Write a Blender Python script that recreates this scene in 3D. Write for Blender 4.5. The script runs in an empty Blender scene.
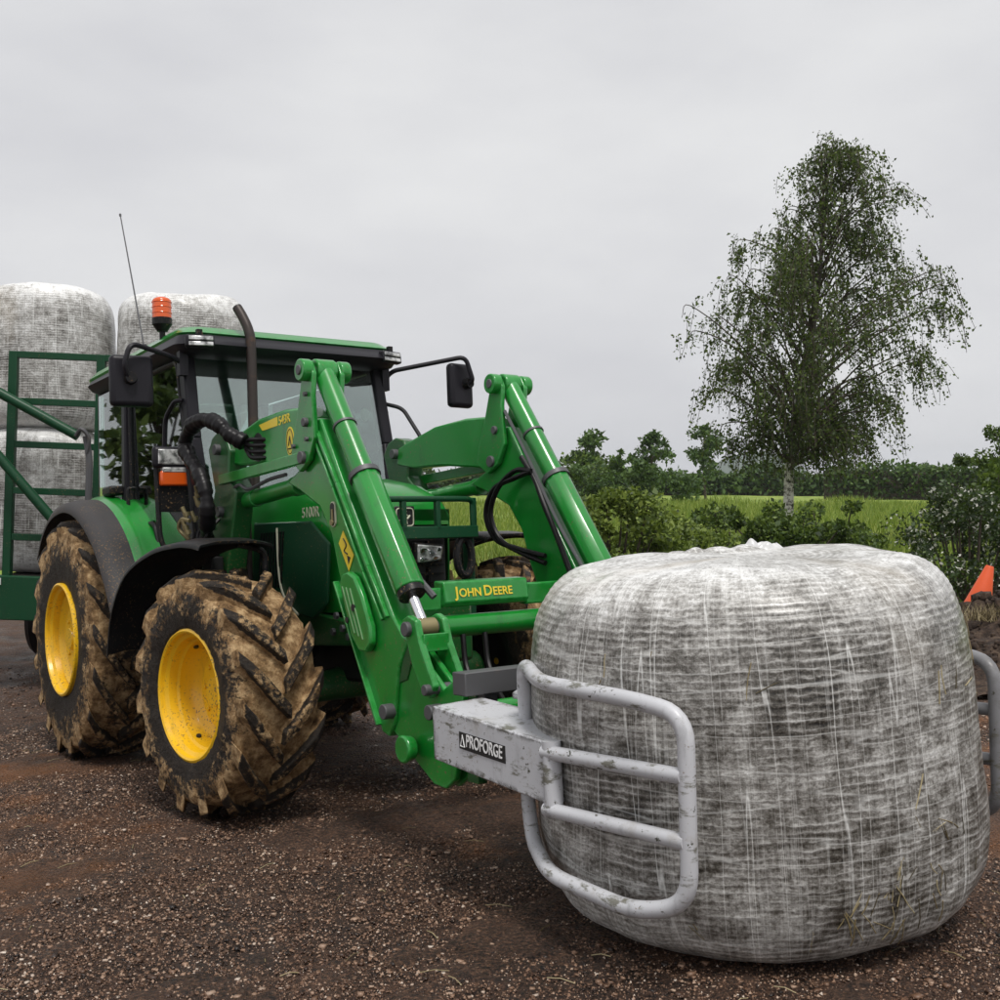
import bpy, bmesh, math, random
import numpy as np
from mathutils import Matrix, Vector, Euler
R_ = math.radians
scn = bpy.context.scene
COL = scn.collection

# ------------------------------------------------------------------ camera
CAM_Z = 1.8
cam = bpy.data.cameras.new('camera'); camo = bpy.data.objects.new('camera', cam); COL.objects.link(camo)
cam.sensor_fit = 'HORIZONTAL'; cam.sensor_width = 36.0; cam.lens = 36.0 * 1.1
cam.clip_start = 0.05; cam.clip_end = 6000
camo.location = (0, 0, CAM_Z); camo.rotation_euler = (R_(90) - math.atan(18 / 1100), 0, 0)
scn.camera = camo

# ------------------------------------------------------------------ overcast sky
w = bpy.data.worlds.new('World'); scn.world = w; w.use_nodes = True
nt = w.node_tree; N = nt.nodes; LK = nt.links; N.clear()
SUN_EL, SUN_AZ = R_(66), R_(16)
o_ = N.new('ShaderNodeOutputWorld'); bg = N.new('ShaderNodeBackground'); LK.new(bg.outputs[0], o_.inputs[0])
sky = N.new('ShaderNodeTexSky'); sky.sky_type = 'NISHITA'; sky.sun_disc = False
sky.sun_elevation = SUN_EL; sky.sun_rotation = R_(180) - SUN_AZ; sky.air_density = 1.0; sky.dust_density = 4.0
hs = N.new('ShaderNodeHueSaturation'); hs.inputs['Saturation'].default_value = 0.12; hs.inputs['Value'].default_value = 0.52
LK.new(sky.outputs[0], hs.inputs['Color'])
tc = N.new('ShaderNodeTexCoord'); mp = N.new('ShaderNodeMapping'); mp.inputs['Scale'].default_value = (1.0, 1.0, 2.6)
LK.new(tc.outputs['Generated'], mp.inputs[0])
nz = N.new('ShaderNodeTexNoise'); nz.inputs['Scale'].default_value = 2.3; nz.inputs['Detail'].default_value = 6; nz.inputs['Roughness'].default_value = .5
LK.new(mp.outputs[0], nz.inputs['Vector'])
rp = N.new('ShaderNodeValToRGB'); rp.color_ramp.elements[0].position = .3; rp.color_ramp.elements[1].position = .72
rp.color_ramp.elements[0].color = (3.95, 3.98, 4.2, 1); rp.color_ramp.elements[1].color = (5.25, 5.28, 5.32, 1)
LK.new(nz.outputs[0], rp.inputs[0])
mx = N.new('ShaderNodeMix'); mx.data_type = 'RGBA'; mx.inputs[0].default_value = .90
LK.new(hs.outputs[0], mx.inputs[6]); LK.new(rp.outputs[0], mx.inputs[7])
LK.new(mx.outputs[2], bg.inputs['Color']); bg.inputs['Strength'].default_value = 0.1

sun = bpy.data.lights.new('sun', 'SUN'); suno = bpy.data.objects.new('sun', sun); COL.objects.link(suno)
sun.energy = 1.5; sun.angle = R_(16); sun.color = (1.0, .97, .92)
suno.rotation_euler = (R_(90) - SUN_EL, 0, SUN_AZ)
scn.view_settings.view_transform = 'Standard'; scn.view_settings.look = 'None'
scn.view_settings.exposure = 0.75; scn.view_settings.gamma = 1.0

# ------------------------------------------------------------------ helpers
def tag(o, label=None, cat=None, group=None, kind=None):
    if label: o['label'] = label
    if cat: o['category'] = cat
    if group: o['group'] = group
    if kind: o['kind'] = kind
    return o

def empty(name, loc=(0, 0, 0), rot=(0, 0, 0), parent=None):
    e = bpy.data.objects.new(name, None); COL.objects.link(e); e.location = loc; e.rotation_euler = rot
    e.empty_display_size = .2; e.parent = parent
    return e

def catmull(pts, n=6):
    P = [Vector(p) for p in pts]; P = [P[0] * 2 - P[1]] + P + [P[-1] * 2 - P[-2]]; out = []
    for i in range(1, len(P) - 2):
        a, b, c, d = P[i - 1:i + 3]
        for k in range(n):
            t = k / n
            out.append(.5 * ((2 * b) + (c - a) * t + (2 * a - 5 * b + 4 * c - d) * t * t + (3 * b - a - 3 * c + d) * t ** 3))
    out.append(P[-2]); return out

def fillet(pts, r=.08, n=5):
    P = [Vector(p) for p in pts]; out = [P[0]]
    for i in range(1, len(P) - 1):
        a, b, c = P[i - 1:i + 2]; u = (a - b); v = (c - b); q = min(r, u.length * .48, v.length * .48)
        s = b + u.normalized() * q; e = b + v.normalized() * q
        for k in range(n + 1):
            t = k / n; out.append(s * (1 - t) ** 2 + b * 2 * t * (1 - t) + e * t * t)
    out.append(P[-1]); return out

class MB:
    def __init__(s): s.v = []; s.f = []; s.parts = []
    def add(s, vs, fs):
        o = len(s.v); s.v += [tuple(p) for p in vs]; g = len(s.f); s.f += [[i + o for i in f] for f in fs]; s.parts.append((o, len(s.v), g, len(s.f))); return s
    def box(s, c, d, rot=None, taper=1.0):
        x, y, z = d[0] / 2, d[1] / 2, d[2] / 2; t = taper
        vs = [Vector(p) for p in [(-x, -y, -z), (x, -y, -z), (x, y, -z), (-x, y, -z), (-x * t, -y * t, z), (x * t, -y * t, z), (x * t, y * t, z), (-x * t, y * t, z)]]
        if rot: m = Euler(rot).to_matrix(); vs = [m @ p for p in vs]
        c = Vector(c)
        return s.add([p + c for p in vs], [[0, 3, 2, 1], [4, 5, 6, 7], [0, 1, 5, 4], [1, 2, 6, 5], [2, 3, 7, 6], [3, 0, 4, 7]])
    def bar(s, a, b, wd, ht, up=(0, 0, 1)):
        a, b = Vector(a), Vector(b); d = (b - a).normalized(); sd = d.cross(Vector(up)).normalized(); u = sd.cross(d)
        vs = [p + sd * i * wd / 2 + u * j * ht / 2 for p in (a, b) for i, j in ((-1, -1), (1, -1), (1, 1), (-1, 1))]
        return s.add(vs, [[0, 1, 2, 3], [7, 6, 5, 4], [0, 4, 5, 1], [1, 5, 6, 2], [2, 6, 7, 3], [3, 7, 4, 0]])
    def prism(s, poly, y0, y1, ax=1):
        n = len(poly)
        def P(p, t):
            return {1: (p[0], t, p[1]), 2: (p[0], p[1], t), 0: (t, p[0], p[1])}[ax]
        vs = [P(p, y0) for p in poly] + [P(p, y1) for p in poly]
        return s.add(vs, [list(range(n))[::-1], list(range(n, 2 * n))] + [[i, (i + 1) % n, n + (i + 1) % n, n + i] for i in range(n)])
    def tube(s, pts, r, n=10, caps=True, flat=1.0):
        P = [Vector(p) for p in pts]; m = len(P); rs = r if isinstance(r, (list, tuple)) else [r] * m
        d0 = (P[1] - P[0]).normalized(); up = Vector((0, 0, 1)) if abs(d0.z) < .9 else Vector((1, 0, 0))
        u = d0.cross(up).normalized(); vs = []; fs = []
        for i in range(m):
            d = (P[min(i + 1, m - 1)] - P[max(i - 1, 0)]).normalized()
            u = (u - d * u.dot(d)).normalized(); q = d.cross(u)
            for k in range(n):
                a = 2 * math.pi * k / n; vs.append(P[i] + (u * math.cos(a) + q * math.sin(a) * flat) * rs[i])
        for i in range(m - 1):
            for k in range(n):
                k2 = (k + 1) % n; fs.append([i * n + k, i * n + k2, (i + 1) * n + k2, (i + 1) * n + k])
        if caps: fs += [list(range(n))[::-1], list(range((m - 1) * n, m * n))]
        return s.add(vs, fs)
    def cyl(s, a, b, r, r1=None, n=16): return s.tube([a, b], [r, r if r1 is None else r1], n)
    def lathe(s, prof, c=(0, 0, 0), ax=1, n=48, close=False):
        vs = []; fs = []; m = len(prof); c = Vector(c)
        for k in range(n):
            a = 2 * math.pi * k / n; ca, sa = math.cos(a), math.sin(a)
            for r, h in prof:
                vs.append(c + Vector({1: (r * ca, h, r * sa), 2: (r * ca, r * sa, h), 0: (h, r * ca, r * sa)}[ax]))
        for k in range(n):
            k2 = (k + 1) % n
            for i in range(m if close else m - 1):
                j = (i + 1) % m; fs.append([k * m + i, k2 * m + i, k2 * m + j, k * m + j])
        return s.add(vs, fs)
    def build_each(s, name, mat, parent=None, **k):
        first = None
        for (v0, v1, f0, f1) in s.parts:
            p = MB(); p.v = s.v[v0:v1]; p.f = [[i - v0 for i in f] for f in s.f[f0:f1]]; o = p.build(name, mat, parent, **k); first = first or o
        return first
    def mirror(s): s.v = [(x, -y, z) for x, y, z in s.v]; return s
    def build(s, name, mat, parent=None, bevel=0, smooth=38, seg=2, recalc=True, sub=0):
        me = bpy.data.meshes.new(name); me.from_pydata(s.v, [], s.f); me.update()
        if recalc:
            bm = bmesh.new(); bm.from_mesh(me); bmesh.ops.remove_doubles(bm, verts=bm.verts, dist=1e-5)
            bmesh.ops.recalc_face_normals(bm, faces=bm.faces); bm.to_mesh(me); bm.free()
        if smooth:
            me.polygons.foreach_set('use_smooth', [True] * len(me.polygons)); me.set_sharp_from_angle(angle=R_(smooth))
        me.materials.append(mat); o = bpy.data.objects.new(name, me); COL.objects.link(o); o.parent = parent
        if bevel:
            b = o.modifiers.new('bevel', 'BEVEL'); b.width = bevel; b.segments = seg; b.limit_method = 'ANGLE'; b.angle_limit = R_(32)
        return o

def mesh_np(name, V, F, mat, parent=None, smooth=False, uv=None):
    """V (n,3), F (m,k) arrays, one polygon size"""
    V = np.asarray(V, np.float32); F = np.asarray(F, np.int32); k = F.shape[1]
    me = bpy.data.meshes.new(name); me.vertices.add(len(V)); me.vertices.foreach_set('co', V.ravel())
    me.loops.add(F.size); me.loops.foreach_set('vertex_index', F.ravel())
    me.polygons.add(len(F)); me.polygons.foreach_set('loop_start', np.arange(0, F.size, k, dtype=np.int32))
    me.polygons.foreach_set('loop_total', np.full(len(F), k, np.int32))
    if smooth: me.polygons.foreach_set('use_smooth', np.ones(len(F), bool))
    if uv is not None:
        l = me.uv_layers.new(name='UVMap'); l.data.foreach_set('uv', np.asarray(uv, np.float32)[F.ravel()].ravel())
    me.update(calc_edges=True); me.validate()
    me.materials.append(mat); o = bpy.data.objects.new(name, me); COL.objects.link(o); o.parent = parent
    return o

def sins(P, seed, freq, n=10, octs=3):
    """cheap smooth noise in about -1..1 at points P (n,d)"""
    rg = np.random.default_rng(seed); out = np.zeros(len(P)); amp = 1.0; tot = 0
    for o in range(octs):
        for _ in range(n):
            k = rg.normal(size=P.shape[1]); k *= freq * (2 ** o) * rg.uniform(.6, 1.4) / np.linalg.norm(k)
            out += amp * np.sin(P @ k + rg.uniform(0, 6.28)) / math.sqrt(n / 2)
        tot += amp; amp *= .5
    return out / tot

def copy_tree(o, parent=None):
    c = o.copy(); COL.objects.link(c); c.parent = parent
    for ch in list(o.children): copy_tree(ch, c)
    return c

def text_into(name, pieces, mat, parent, M, ext=.001, bold=.0):
    """pieces: (string, x, y, size); one mesh, laid in plane M"""
    bm = bmesh.new()
    for body, x, y, size in pieces:
        cu = bpy.data.curves.new('t', 'FONT'); cu.body = body; cu.size = size; cu.extrude = ext; cu.offset = bold * size; cu.resolution_u = 4
        t = bpy.data.objects.new('t', cu); COL.objects.link(t); bpy.context.view_layer.update()
        me = bpy.data.meshes.new_from_object(t.evaluated_get(bpy.context.evaluated_depsgraph_get()))
        me.transform(Matrix.Translation((x, y, 0))); bm.from_mesh(me)
        bpy.data.objects.remove(t); bpy.data.curves.remove(cu); bpy.data.meshes.remove(me)
    me = bpy.data.meshes.new(name); bm.to_mesh(me); bm.free(); me.transform(M); me.materials.append(mat)
    o = bpy.data.objects.new(name, me); COL.objects.link(o); o.parent = parent
    return o
def plane_right(x, y, z, rot=0):   # lettering read from the tractor's right side (looking along +y)
    return Matrix.Translation((x, y, z)) @ Matrix(((1, 0, 0, 0), (0, 0, -1, 0), (0, 1, 0, 0), (0, 0, 0, 1))) @ Matrix.Rotation(rot, 4, 'Z')
def plane_front(x, y, z):          # lettering read from the front (looking along -x)
    return Matrix.Translation((x, y, z)) @ Matrix(((0, 0, 1, 0), (1, 0, 0, 0), (0, 1, 0, 0), (0, 0, 0, 1)))

# ------------------------------------------------------------------ materials
class NT:
    def __init__(s, name):
        s.m = bpy.data.materials.new(name); s.m.use_nodes = True; s.t = s.m.node_tree; s.t.nodes.clear()
        s.out = s.t.nodes.new('ShaderNodeOutputMaterial'); s.p = s.t.nodes.new('ShaderNodeBsdfPrincipled')
        s.t.links.new(s.p.outputs[0], s.out.inputs[0]); s._tc = None
    def n(s, ty, **kw):
        x = s.t.nodes.new(ty)
        for k, v in kw.items(): setattr(x, k, v)
        return x
    def l(s, a, b): s.t.links.new(a, b)
    def coord(s, which='Object', scale=(1, 1, 1)):
        if s._tc is None: s._tc = s.n('ShaderNodeTexCoord')
        mp = s.n('ShaderNodeMapping'); mp.inputs['Scale'].default_value = scale; s.l(s._tc.outputs[which], mp.inputs[0]); return mp.outputs[0]
    def noise(s, scale, detail=4, rough=.55, vec=None, dist=0, sc=(1, 1, 1), which='Object'):
        x = s.n('ShaderNodeTexNoise'); x.inputs['Scale'].default_value = scale; x.inputs['Detail'].default_value = detail
        x.inputs['Roughness'].default_value = rough; x.inputs['Distortion'].default_value = dist
        s.l(vec if vec is not None else s.coord(which, sc), x.inputs['Vector']); return x.outputs[0]
    def ramp(s, fac, stops):
        r = s.n('ShaderNodeValToRGB'); cr = r.color_ramp
        while len(cr.elements) < len(stops): cr.elements.new(.5)
        for e, (p, c) in zip(cr.elements, stops):
            e.position = p; e.color = (c, c, c, 1) if isinstance(c, (int, float)) else (*c, 1)
        s.l(fac, r.inputs[0]); return r.outputs[0]
    def mix(s, fac, a, b, mode='MIX'):
        x = s.n('ShaderNodeMix', data_type='RGBA', blend_type=mode)
        for sock, v in ((x.inputs[0], fac), (x.inputs[6], a), (x.inputs[7], b)):
            if hasattr(v, 'is_linked'): s.l(v, sock)
            elif isinstance(v, (int, float)): sock.default_value = v
            else: sock.default_value = (*v, 1)
        return x.outputs[2]
    def math(s, op, a, b=0.0):
        x = s.n('ShaderNodeMath', operation=op)
        for sock, v in ((x.inputs[0], a), (x.inputs[1], b)):
            if hasattr(v, 'is_linked'): s.l(v, sock)
            else: sock.default_value = v
        return x.outputs[0]
    def bump(s, h, strength=.3, dist=.01):
        b = s.n('ShaderNodeBump'); b.inputs['Strength'].default_value = strength; b.inputs['Distance'].default_value = dist
        s.l(h, b.inputs['Height']); s.l(b.outputs[0], s.p.inputs['Normal']); return b
    def set(s, **kw):
        for k, v in kw.items():
            i = s.p.inputs[k.replace('_', ' ')]
            if hasattr(v, 'is_linked'): s.l(v, i)
            elif isinstance(v, (tuple, list)): i.default_value = (*v, 1)
            else: i.default_value = v
        return s.m

def paint(name, col, rough=.35, metal=0, coat=.3, dirt=(.16, .11, .06), amount=.5, dscale=6, chips=None, var=.12, edge=None, streak=None, spec=.5, splash=0, sdot=85):
    t = NT(name)
    base = t.mix(t.noise(3, 3), tuple(c * (1 - var) for c in col), tuple(c * (1 + var) for c in col))
    d = t.noise(dscale, 8, .68)
    lo = .82 - amount * .42
    f = t.ramp(d, [(lo, 0.0), (min(lo + .22, 1), .85)])
    c = t.mix(f, base, dirt)
    if chips:
        cn = t.noise(24, 6, .7); cf = t.ramp(cn, [(.63, 0.0), (.66, 1.0)]); c = t.mix(cf, c, chips)
    if splash:
        lo_ = .70 - .10 * splash
        sm = t.math('MULTIPLY', t.ramp(t.noise(sdot, 3, .6), [(lo_, 0.0), (lo_ + .03, 1.0)]), t.ramp(t.noise(3.5, 4, .6), [(.40, 0.0), (.58, 1.0)])); c = t.mix(sm, c, (.17, .11, .055))
        gr = t.ramp(t.noise(1, 6, .7, sc=(13, 13, 3.2)), [(.56, 0.0), (.74, .55)]); c = t.mix(gr, c, tuple(x * .35 + .012 for x in col))
    if streak:
        sf = t.ramp(t.noise(1, 7, .7, sc=(9, 9, 26)), [(.56, 0.0), (.64, .85)]); c = t.mix(sf, c, streak)
    if edge:
        bv = t.n('ShaderNodeBevel', samples=4); bv.inputs['Radius'].default_value = .032; ge = t.n('ShaderNodeNewGeometry'); dt = t.n('ShaderNodeVectorMath', operation='DOT_PRODUCT')
        t.l(bv.outputs[0], dt.inputs[0]); t.l(ge.outputs['Normal'], dt.inputs[1])
        em = t.math('MULTIPLY', t.ramp(dt.outputs['Value'], [(.94, 1.0), (.994, 0.0)]), t.ramp(t.noise(20, 6, .72), [(.47, 0.0), (.52, 1.0)])); c = t.mix(em, c, edge)
    rr = t.mix(f, (rough,) * 3, (.8,) * 3)
    t.bump(d, .08, .004)
    return t.set(Base_Color=c, Roughness=rr, Metallic=metal, Coat_Weight=coat, Coat_Roughness=.12, Specular_IOR_Level=spec)

M = {}
M['green'] = paint('green_paint', (.007, .22, .023), .28, coat=.5, amount=.16, dirt=(.05, .055, .03), dscale=9, edge=(.04, .30, .07), var=.22, splash=.7)
M['dgreen'] = paint('dark_green_paint', (.003, .050, .018), .45, coat=.05, spec=.3, amount=.2, dirt=(.04, .04, .03), splash=0.5)
M['gdull'] = paint('dull_green_paint', (.008, .085, .016), .4, amount=.45, dirt=(.025, .022, .015), splash=1.0)
M['black'] = paint('black_plastic', (.008, .008, .009), .42, coat=0, amount=.35, dirt=(.035, .03, .027), spec=.22, splash=0.9)
M['pillar'] = paint('charcoal_frame', (.014, .013, .017), .36, coat=0, amount=.3, dirt=(.05, .043, .043), spec=.22)
M['fender'] = paint('grey_rubber_fender', (.05, .047, .048), .6, coat=0, amount=.5, dirt=(.09, .075, .06), spec=.22, splash=1.1)
M['engine'] = paint('oily_black_metal', (.012, .012, .012), .5, coat=0, amount=.55, dirt=(.05, .035, .025), spec=.22)
M['yellow'] = paint('yellow_rim_paint', (.84, .49, .008), .38, amount=.5, dirt=(.10, .055, .02), dscale=14, coat=.2, splash=1.15)
M['decal_y'] = paint('yellow_decal', (.80, .60, .03), .4, amount=.2)
M['decal_w'] = paint('pale_decal', (.55, .55, .42), .5, amount=.3, coat=0)
M['slot'] = paint('pale_green_edge', (.16, .30, .14), .5, amount=.2)
M['ink'] = paint('black_print', (.012, .012, .012), .5, amount=0, coat=0)
M['white'] = paint('white_print', (.8, .8, .8), .5, amount=.15, coat=0)
M['grey'] = paint('worn_grey_paint', (.52, .525, .55), .42, coat=.1, amount=.62, dirt=(.25, .215, .15), dscale=5, chips=(.05, .05, .03), edge=(.035, .03, .02), streak=(.10, .095, .06), splash=0.5)
M['greyp'] = paint('worn_grey_pipe_paint', (.52, .525, .55), .42, coat=.1, amount=.62, dirt=(.25, .215, .15), dscale=5, chips=(.05, .05, .03), streak=(.10, .095, .06), splash=0.5)
M['grey_dark'] = paint('dark_grey_pipe_paint', (.20, .20, .21), .42, coat=.1, amount=.8, dirt=(.06, .05, .04), dscale=5, chips=(.05, .05, .03), streak=(.10, .095, .06), splash=0.5)  # darker grey version of the pipe paint, used on the left grab arm only
M['steel'] = paint('dark_steel', (.10, .10, .105), .5, metal=.3, coat=0, amount=.5, dirt=(.16, .13, .10))
M['chrome'] = paint('polished_rod', (.75, .75, .78), .14, metal=1, coat=0, amount=.1)
M['brass'] = paint('dull_brass', (.30, .25, .13), .45, metal=.6, coat=0, amount=.4)
M['rust'] = paint('rusty_exhaust', (.05, .04, .036), .45, metal=.5, coat=0, amount=.6, dirt=(.20, .10, .055), dscale=9)
M['hose'] = paint('black_hose', (.008, .007, .008), .36, coat=0, amount=.3, dirt=(.05, .035, .027), dscale=20, spec=.22)
M['orange'] = paint('orange_plastic', (.75, .10, .02), .5, coat=.1, amount=.3, dirt=(.25, .1, .05))
M['wood'] = paint('dark_timber', (.028, .02, .016), .8, coat=0, amount=.6, dirt=(.10, .08, .06))
def amber():
    t = NT('amber_lens'); return t.set(Base_Color=(.9, .13, .01), Roughness=.2, Coat_Weight=.6, Transmission_Weight=.25)
M['amber'] = amber()
def lens():
    t = NT('lamp_glass'); c = t.ramp(t.noise(26, 3), [(.35, (.12, .12, .12)), (.6, (.75, .75, .74))]); return t.set(Base_Color=c, Roughness=.15, Metallic=.4, Coat_Weight=.8)
M['lens'] = lens()
def glass(name, tint, fres=1.5):
    t = NT(name); tr = t.n('ShaderNodeBsdfTransparent'); tr.inputs[0].default_value = (*tint, 1)
    gl = t.n('ShaderNodeBsdfGlossy'); gl.inputs['Roughness'].default_value = .02; gl.inputs['Color'].default_value = (.95, 1, .98, 1)
    fr = t.n('ShaderNodeFresnel'); fr.inputs[0].default_value = fres
    f = t.math('ADD', t.math('MULTIPLY', fr.outputs[0], .9), t.math('MULTIPLY', t.ramp(t.noise(3, 5), [(.3, .8), (.8, 1.0)]), .24))
    ms = t.n('ShaderNodeMixShader'); t.l(f, ms.inputs[0]); t.l(tr.outputs[0], ms.inputs[1]); t.l(gl.outputs[0], ms.inputs[2])
    t.l(ms.outputs[0], t.out.inputs[0]); return t.m
M['glass'] = glass('cab_glass', (.74, .86, .82))
def tyre_mat(name, rmax):
    t = NT(name); tc = t.n('ShaderNodeTexCoord'); sp = t.n('ShaderNodeSeparateXYZ'); t.l(tc.outputs['Object'], sp.inputs[0])
    r = t.math('POWER', t.math('ADD', t.math('POWER', sp.outputs[0], 2), t.math('POWER', sp.outputs[2], 2)), .5)
    groove = t.ramp(t.math('DIVIDE', r, rmax), [(.565, .22), (.66, .46), (.80, .52), (.915, .66), (.945, .36), (.975, .47), (.995, .50)])
    n1 = t.noise(11, 8, .75); n2 = t.noise(48, 6, .72); nn = t.math('ADD', t.math('MULTIPLY', n1, .6), t.math('MULTIPLY', n2, .4))
    mask = t.ramp(t.math('ADD', nn, t.math('SUBTRACT', groove, .5)), [(.475, 0.0), (.55, 1.0)])
    rub = t.ramp(n2, [(.3, (.006, .005, .0045)), (.7, (.04, .03, .022))])
    mud = t.ramp(t.noise(16, 8, .72), [(.32, (.055, .030, .014)), (.48, (.25, .152, .070)), (.64, (.56, .39, .21))])
    t.bump(t.math('ADD', t.math('MULTIPLY', n2, .7), n1), .7, .02)
    return t.set(Base_Color=t.mix(mask, rub, mud), Roughness=t.mix(mask, (.55,) * 3, (.88,) * 3), Specular_IOR_Level=.25)
M['tyre_f'] = tyre_mat('muddy_front_tyre', .60); M['tyre_r'] = tyre_mat('muddy_rear_tyre', .775)
def film(name, seed=0, dark=1.0):
    t = NT(name); uv = t.coord('UV')
    def nz(sx, sy, d=3, ro=.6, off=0):
        mp = t.n('ShaderNodeMapping'); mp.inputs['Scale'].default_value = (sx, sy, 1); mp.inputs['Location'].default_value = (seed * 3.1 + off, seed * 1.7, off)
        t.l(uv, mp.inputs[0]); return t.noise(1, d, ro, vec=mp.outputs[0])
    hz = nz(5, 60, 4, .65); vt = nz(60, 2.0, 4, .6, 5); bl = nz(1.7, 2.0, 6, .62, 9); fine = nz(85, 95, 5, .75, 3); pat = nz(13, 16, 6, .7, 13)
    wv = t.n('ShaderNodeTexWave', wave_type='BANDS', bands_direction='Y', wave_profile='SIN'); wv.inputs['Scale'].default_value = 13.5; wv.inputs['Distortion'].default_value = 3.2; wv.inputs['Detail'].default_value = 3; wv.inputs['Detail Scale'].default_value = 1.6
    t.l(uv, wv.inputs['Vector'])
    bias = .045 if seed else 0.0
    zone = t.ramp(bl, [(.36, 1.0), (.56, 0.0)])      # patches where the net wrap and the fodder press against the film
    s = t.math('ADD', t.math('ADD', t.math('MULTIPLY', hz, .12), t.math('MULTIPLY', vt, .10)), t.math('ADD', t.math('MULTIPLY', bl, .25), t.math('MULTIPLY', fine, .27)))
    s = t.math('ADD', s, t.math('MULTIPLY', pat, .30))
    gs = t.n('ShaderNodeSeparateXYZ'); t.l(t.coord('Generated'), gs.inputs[0])   # more film layers overlap towards both ends of the bale
    s = t.math('ADD', s, t.math('MULTIPLY', t.ramp(t.math('ABSOLUTE', t.math('SUBTRACT', gs.outputs[2], .5)), [(.26, 0.0), (.5, 1.0)]), .085)); s = t.math('ADD', s, bias)
    s = t.math('ADD', s, t.math('MULTIPLY', t.math('MULTIPLY', t.math('SUBTRACT', wv.outputs['Fac'], .5), zone), .055))
    c = t.ramp(s, [(.43, (.010, .008, .006)), (.478, (.065, .058, .047)), (.525, (.18, .17, .155)), (.58, (.40, .39, .37)), (.655, (.82, .82, .81))])
    ln = t.ramp(t.math('ABSOLUTE', t.math('SUBTRACT', nz(11, .35, 2, .5, 21), .5)), [(.0, .7), (.008, 0.0)])
    l3 = t.ramp(t.math('ABSOLUTE', t.math('SUBTRACT', nz(26, .5, 3, .5, 51), .5)), [(.0, .22), (.018, 0.0)]); ln = t.mix(1.0, ln, l3, 'LIGHTEN')
    l4 = t.math('MULTIPLY', t.ramp(wv.outputs['Fac'], [(.86, 0.0), (1.0, .42)]), t.ramp(pat, [(.42, 0.0), (.60, 1.0)])); c = t.mix(l4, c, (.74, .735, .71))
    l2 = t.ramp(t.math('ABSOLUTE', t.math('SUBTRACT', nz(.7, 9, 2, .5, 31), .5)), [(.0, .4), (.010, 0.0)])
    c = t.mix(ln, c, (.82, .82, .80)); c = t.mix(l2, c, (.75, .75, .73))
    stain = t.ramp(nz(1.3, .8, 3, .5, 41), [(.60, 0.0), (.78, .4)]); c = t.mix(stain, c, (.42, .33, .20))
    t.bump(t.math('ADD', s, t.math('MULTIPLY', wv.outputs['Fac'], .12)), .55, .014)
    return t.set(Base_Color=c, Roughness=.38, Coat_Weight=.3, Coat_Roughness=.24)
M['film'] = film('bale_film'); M['film2'] = film('trailer_bale_film', 4)
def plastic_clear():
    t = NT('loose_film'); return t.set(Base_Color=(.75, .75, .75), Roughness=.3, Transmission_Weight=.25, Coat_Weight=.4)
M['loose'] = plastic_clear()
def leaf(name, c0, c1, c2, trans=.35, flowers=0):
    t = NT(name); g = t.n('ShaderNodeNewGeometry')
    st = [(0, c0), (.5, c1), (1 - flowers - .01 if flowers else 1, c2)]
    if flowers: st += [(1 - flowers, (.75, .75, .68))]
    c = t.ramp(g.outputs['Random Per Island'], st)
    if flowers: t.t.nodes[-1].color_ramp.interpolation = 'CONSTANT'
    t.set(Base_Color=c, Roughness=.55)
    tl = t.n('ShaderNodeBsdfTranslucent'); t.l(t.mix(.5, c, (.14, .20, .02)), tl.inputs[0])
    ms = t.n('ShaderNodeMixShader'); ms.inputs[0].default_value = trans; t.l(t.p.outputs[0], ms.inputs[1]); t.l(tl.outputs[0], ms.inputs[2]); t.l(ms.outputs[0], t.out.inputs[0])
    return t.m
M['birch'] = leaf('birch_leaves', (.018, .032, .010), (.055, .088, .021), (.15, .20, .05), .4)
M['bush'] = leaf('shrub_leaves', (.014, .032, .007), (.06, .11, .02), (.19, .27, .05))
M['bushy'] = leaf('pale_shrub_leaves', (.03, .055, .009), (.13, .19, .03), (.30, .38, .075))
M['haw'] = leaf('flowering_shrub_leaves', (.012, .028, .007), (.04, .075, .018), (.11, .165, .04), .3, .10)
M['hedge'] = leaf('hedge_leaves', (.022, .052, .014), (.055, .11, .026), (.12, .20, .045), .3)
M['grass'] = leaf('grass_blades', (.12, .19, .022), (.21, .30, .04), (.38, .42, .10), .35)
def bark_birch():
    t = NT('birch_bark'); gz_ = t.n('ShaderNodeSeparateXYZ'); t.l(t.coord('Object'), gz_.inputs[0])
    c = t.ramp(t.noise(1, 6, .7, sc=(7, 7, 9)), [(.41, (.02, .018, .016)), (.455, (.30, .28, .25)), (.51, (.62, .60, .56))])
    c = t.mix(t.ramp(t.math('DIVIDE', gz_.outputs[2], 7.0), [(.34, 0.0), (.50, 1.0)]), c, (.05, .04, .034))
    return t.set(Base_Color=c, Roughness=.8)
M['bbark'] = bark_birch()
def bark():
    t = NT('brown_bark'); c = t.ramp(t.noise(12, 6), [(.3, (.03, .022, .016)), (.7, (.10, .08, .06))]); return t.set(Base_Color=c, Roughness=.9)
M['bark'] = bark()
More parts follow.
